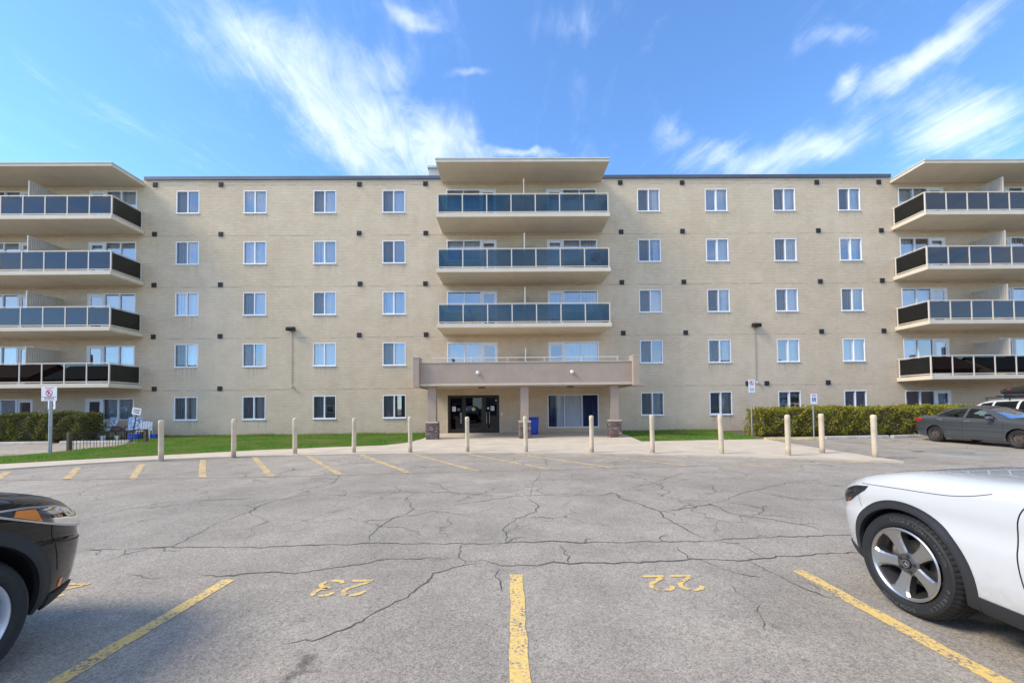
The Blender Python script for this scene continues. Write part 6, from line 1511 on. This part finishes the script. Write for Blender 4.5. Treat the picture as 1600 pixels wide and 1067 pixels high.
def civ_trim(s):
    side_patch('tail_light', sk, ([(-3.22, 0.84), (-3.52, 0.78)], [(-3.20, 0.96), (-3.52, 0.90)]), s, 0.006, 'red_lens', cv); side_patch('headlight', sk, ([(0.35, 0.70), (0.80, 0.60)], [(0.30, 0.80), (0.80, 0.68)]), s, 0.006, 'lamp_chrome', cv)
    for pl in ([(-0.42, 0.90), (-0.40, 0.6), (-0.46, 0.30)], [(-1.67, 0.98), (-1.67, 0.30)], [(-2.72, 1.03), (-2.62, 0.85), (-2.36, 0.70), (-2.28, 0.5), (-2.26, 0.30)], [(-0.46, 0.30), (-2.26, 0.30)]): side_line('door_gap', sk, pl, s, 0.009, 'gap_black', cv)
    side_line('bumper_gap', sk, [(-3.04, 0.62), (-3.2, 0.72), (-3.22, 0.84)], s, 0.007, 'gap_black', cv)
    handle(cv, sk, -1.52, 0.86, s, 'silver_trim'); handle(cv, sk, -2.50, 0.90, s, 'silver_trim'); mirror_lamp(cv, sk, -0.72, 1.00, 0.84, 'grey_car_paint', s)
    side_patch('window_trim', sk, ([(-0.62, 0.945), (-1.66, 0.972), (-2.66, 1.018)], [(-0.62, 0.957), (-1.66, 0.984), (-2.66, 1.03)]), s, 0.004, 'black_plastic', cv, nu=30, nv=3); side_patch('rear_quarter_glass', sk, ([(-2.66, 1.04), (-2.88, 1.055)], [(-2.66, 1.11), (-2.86, 1.065)]), s, 0.003, 'dark_car_glass', cv, nu=6, nv=4)
both(civ_trim)
m_ = MB(); m_.tube((0, -0.02, 0), (0.0, 0.02, 0), 0.17, n=24); sw_ = m_.build('steering_wheel', 'seat_fabric', cv, loc=(-0.98, 0.37, 0.93)); sw_.rotation_euler = (0, 0, R(90))

m_ = MB(); m_.bevbox(0.865, 0.925, -0.36, 0.36, 0.50, 0.575, 0.015); m_.build('grille', 'black_plastic', cv)
m_ = MB(); m_.bevbox(0.86, 0.935, -0.34, 0.34, 0.30, 0.40, 0.02); m_.build('bumper_intake', 'black_plastic', cv)
# --- white people carrier with a roof box beyond the sedan
ER = [tuple([r_[0]] + [v * 0.97 for v in r_[1:]]) for r_ in EXP]
ew2 = [([(x, z * 0.97) for x, z in a], [(x, z * 0.97) for x, z in b]) for a, b in ew]
vn, sk, body = car('white_people_carrier', 'white people carrier with dark windows and a black roof box, beyond the grey sedan', 'car', (20.42, 12.75, 0.0), R(-90), ER, 'white_car_paint', 0.14, 'black_plastic',
                   (0.36, 0.24, 0.235, 0.955, -3.0, 'multi'), 0.40, ew2, (-1.75, -0.90, 0.60, 0.70), (-3.94, -3.74, 0.52, 0.54), (-3.76, -0.88), glass='dark_car_glass', archz=0.37)
def van_trim(s):
    side_patch('tail_light', sk, ([(-3.80, 0.95), (-4.05, 0.92)], [(-3.78, 1.12), (-4.05, 1.06)]), s, 0.005, 'red_lens', vn); side_line('door_gap', sk, [(-0.78, 1.10), (-0.63, 0.9), (-0.64, 0.38)], s, 0.007, 'gap_black', vn); side_line('door_gap', sk, [(-2.32, 1.16), (-2.32, 0.38)], s, 0.007, 'gap_black', vn)
    handle(vn, sk, -2.1, 0.95, s, 'white_car_paint'); mirror_lamp(vn, sk, -1.12, 1.20, 0.92, 'white_car_paint', s)
    m_ = MB(); m_.tube((-1.9, s * 0.60, 1.76), (-3.5, s * 0.58, 1.74), 0.02, n=8)
    for x in (-1.95, -2.7, -3.45): m_.tube((x, s * 0.59, 1.62), (x, s * 0.59, 1.75), 0.02, n=8)
    m_.build('roof_rail', 'black_plastic', vn)
both(van_trim)
for x in (-2.2, -3.1):
    m_ = MB(); m_.bevbox(x - 0.04, x + 0.04, -0.62, 0.62, 1.775, 1.815, 0.012); m_.build('crossbar', 'black_plastic', vn)
m_ = MB(); m_.bevbox(0.895, 0.965, -0.42, 0.42, 0.50, 0.70, 0.02); m_.build('grille', 'black_plastic', vn)
both(lambda s: side_patch('headlight', sk, ([(0.30, 0.86), (0.74, 0.73)], [(0.28, 0.93), (0.72, 0.82)]), s, 0.006, 'lamp_chrome', vn))
rbx = thing('roof_box', 'glossy black roof box on the white people carrier', 'roof box', (20.42 - 0.12, 12.75 + 2.1, 1.817), R(-90))
T_ = [(-1.02, 0.30, 0.10, 0.16), (-0.98, 0.36, 0.05, 0.26), (-0.80, 0.40, 0.0, 0.34), (-0.2, 0.42, 0.0, 0.40), (0.5, 0.41, 0.0, 0.38), (0.9, 0.36, 0.0, 0.27), (1.08, 0.28, 0.03, 0.17), (1.12, 0.20, 0.07, 0.12)]
vs = []; fs = []; nn_ = 28
for (x, w_, z0_, z1_) in T_:
    for k in range(nn_):
        a = 2 * math.pi * k / nn_; ca, sa = math.cos(a), math.sin(a); e_ = 0.45
        vs.append((x, w_ * math.copysign(abs(ca) ** e_, ca), (z0_ + z1_) / 2 + (z1_ - z0_) / 2 * math.copysign(abs(sa) ** e_, sa)))
for i in range(len(T_) - 1):
    for k in range(nn_): fs.append((i * nn_ + k, i * nn_ + (k + 1) % nn_, (i + 1) * nn_ + (k + 1) % nn_, (i + 1) * nn_ + k))
fs += [tuple(range(nn_)), tuple((len(T_) - 1) * nn_ + k for k in range(nn_))[::-1]]
o = raw('shell', vs, fs, ['roof_box']); o.parent = rbx; o.data.polygons.foreach_set('use_smooth', [True] * len(o.data.polygons))
for s in (-1, 1):
    m_ = MB(); m_.bevbox(-0.9, 0.95, s * 0.425 - 0.006, s * 0.425 + 0.006, 0.13, 0.15, 0.004); m_.build('seam', 'dark_plastic', rbx)
    m_ = MB(); m_.box(-0.70, -0.56, s * 0.43 - 0.004, s * 0.43 + 0.004, 0.23, 0.255); m_.build('decal', 'sign_red', rbx)

# ------------------------------------------------------------------ unseen houses added behind the camera so the lower glass has something to reflect
mat('red_house_brick', (0.24, 0.10, 0.07), 0.85, noise=(2.0, 0.15)); mat('tan_house_brick', (0.34, 0.26, 0.18), 0.85, noise=(2.0, 0.15)); mat('grey_siding', (0.26, 0.27, 0.28), 0.7, noise=(1.0, 0.08)); mat('brown_house_brick', (0.15, 0.10, 0.075), 0.85, noise=(2.0, 0.15))
mat('dark_shingles', (0.07, 0.065, 0.06), 0.9, noise=(3.0, 0.3)); mat('red_shingles', (0.17, 0.075, 0.05), 0.9, noise=(3.0, 0.3)); mat('painted_door', (0.06, 0.05, 0.05), 0.5)
def house(cx_, w_, h_, wallm, roofm, label):
    t = thing('house', label, 'house', (cx_, -34, 0), 0, 'unseen houses added for reflections')
    m_ = MB(); m_.prism([(0, -0.2), (0, h_), (-4.5, h_ + 2.6), (-9, h_), (-9, -0.2)], 'x', -w_ / 2, w_ / 2); m_.build('wall', wallm, t)
    rf = MB()
    rf.add([(-w_ / 2 - 0.4, 0.5, h_ - 0.15), (w_ / 2 + 0.4, 0.5, h_ - 0.15), (w_ / 2 + 0.4, -4.5, h_ + 2.78), (-w_ / 2 - 0.4, -4.5, h_ + 2.78), (-w_ / 2 - 0.4, -9.5, h_ - 0.15), (w_ / 2 + 0.4, -9.5, h_ - 0.15)], [(0, 1, 2, 3), (3, 2, 5, 4)])
    r_ = rf.build('roof', roofm, t); sd = r_.modifiers.new('thick', 'SOLIDIFY'); sd.thickness = 0.12; sd.offset = 1
    m_ = MB(); m_.box(w_ * 0.2, w_ * 0.2 + 0.6, -5.4, -4.7, h_ + 1.5, h_ + 3.6); m_.build('chimney', 'red_house_brick', r_)
    wm = MB(); wm.box(-0.7, 0.7, 0.0, 0.06, -0.65, 0.65); w_first = None
    for k in range(3):
        for z in ((1.6, 4.4) if h_ > 5 else (1.6,)):
            if k == 1 and z < 2: continue
            lc = (-w_ / 2 + w_ * (k + 0.5) / 3, 0.003, z)
            if w_first is None: w_first = wm.build('window', 'white_vinyl', t, loc=lc); pp = MB(); pp.box(-0.6, 0.6, 0.061, 0.07, -0.55, 0.55); pp.build('pane', 'dark_car_glass', w_first)
            else: c = tree_copy(w_first, t); c.location = lc
    m_ = MB(); m_.bevbox(-0.5, 0.5, 0.003, 0.07, 0.0, 2.1, 0.01); d_ = m_.build('door', 'painted_door', t); m_ = MB(); m_.tube((0.38, 0.07, 1.0), (0.38, 0.13, 1.0), 0.03, n=8); m_.build('handle', 'steel', d_)
for cx_, w_, h_, a_, b_, lab in ((-94, 13, 6.0, 'red_house_brick', 'red_shingles', 'unseen added red brick house with a red roof outside the brown end house'), (82, 13, 6.0, 'brown_house_brick', 'red_shingles', 'unseen added brown brick house with a red roof past the last grey sided house'), (98, 13, 5.8, 'tan_house_brick', 'dark_shingles', 'unseen added tan brick house with a dark roof past the last red roof'), (-78, 13, 5.6, 'brown_house_brick', 'dark_shingles', 'unseen added brown brick house at the far end of the row behind the camera'), (-62, 12, 6.0, 'tan_house_brick', 'red_shingles', 'unseen added tan brick house with a red roof beside the brown one'), (-46, 13.5, 5.8, 'red_house_brick', 'dark_shingles', 'unseen added red brick house with a dark roof between two tan ones'),
        (-30, 12.5, 5.6, 'tan_house_brick', 'dark_shingles', 'unseen added tan brick house with a dark roof behind the camera'), (-14, 13, 6.0, 'brown_house_brick', 'red_shingles', 'unseen added brown brick house with a red roof behind the camera'), (2, 12.5, 5.7, 'grey_siding', 'dark_shingles', 'unseen added grey sided house with a dark roof behind the camera'),
        (18, 13, 5.9, 'red_house_brick', 'red_shingles', 'unseen added red brick house with a red roof next to the grey sided one'), (34, 12.5, 5.6, 'brown_house_brick', 'dark_shingles', 'unseen added brown brick house with a dark roof between two red roofs'), (50, 13, 6.0, 'tan_house_brick', 'red_shingles', 'unseen added tan brick house with a red roof next to the grey and red one'), (66, 13, 5.7, 'grey_siding', 'red_shingles', 'unseen added grey sided house with a red roof at the end of the row')):
    house(cx_, w_, h_ + 2.0, a_, b_, lab)
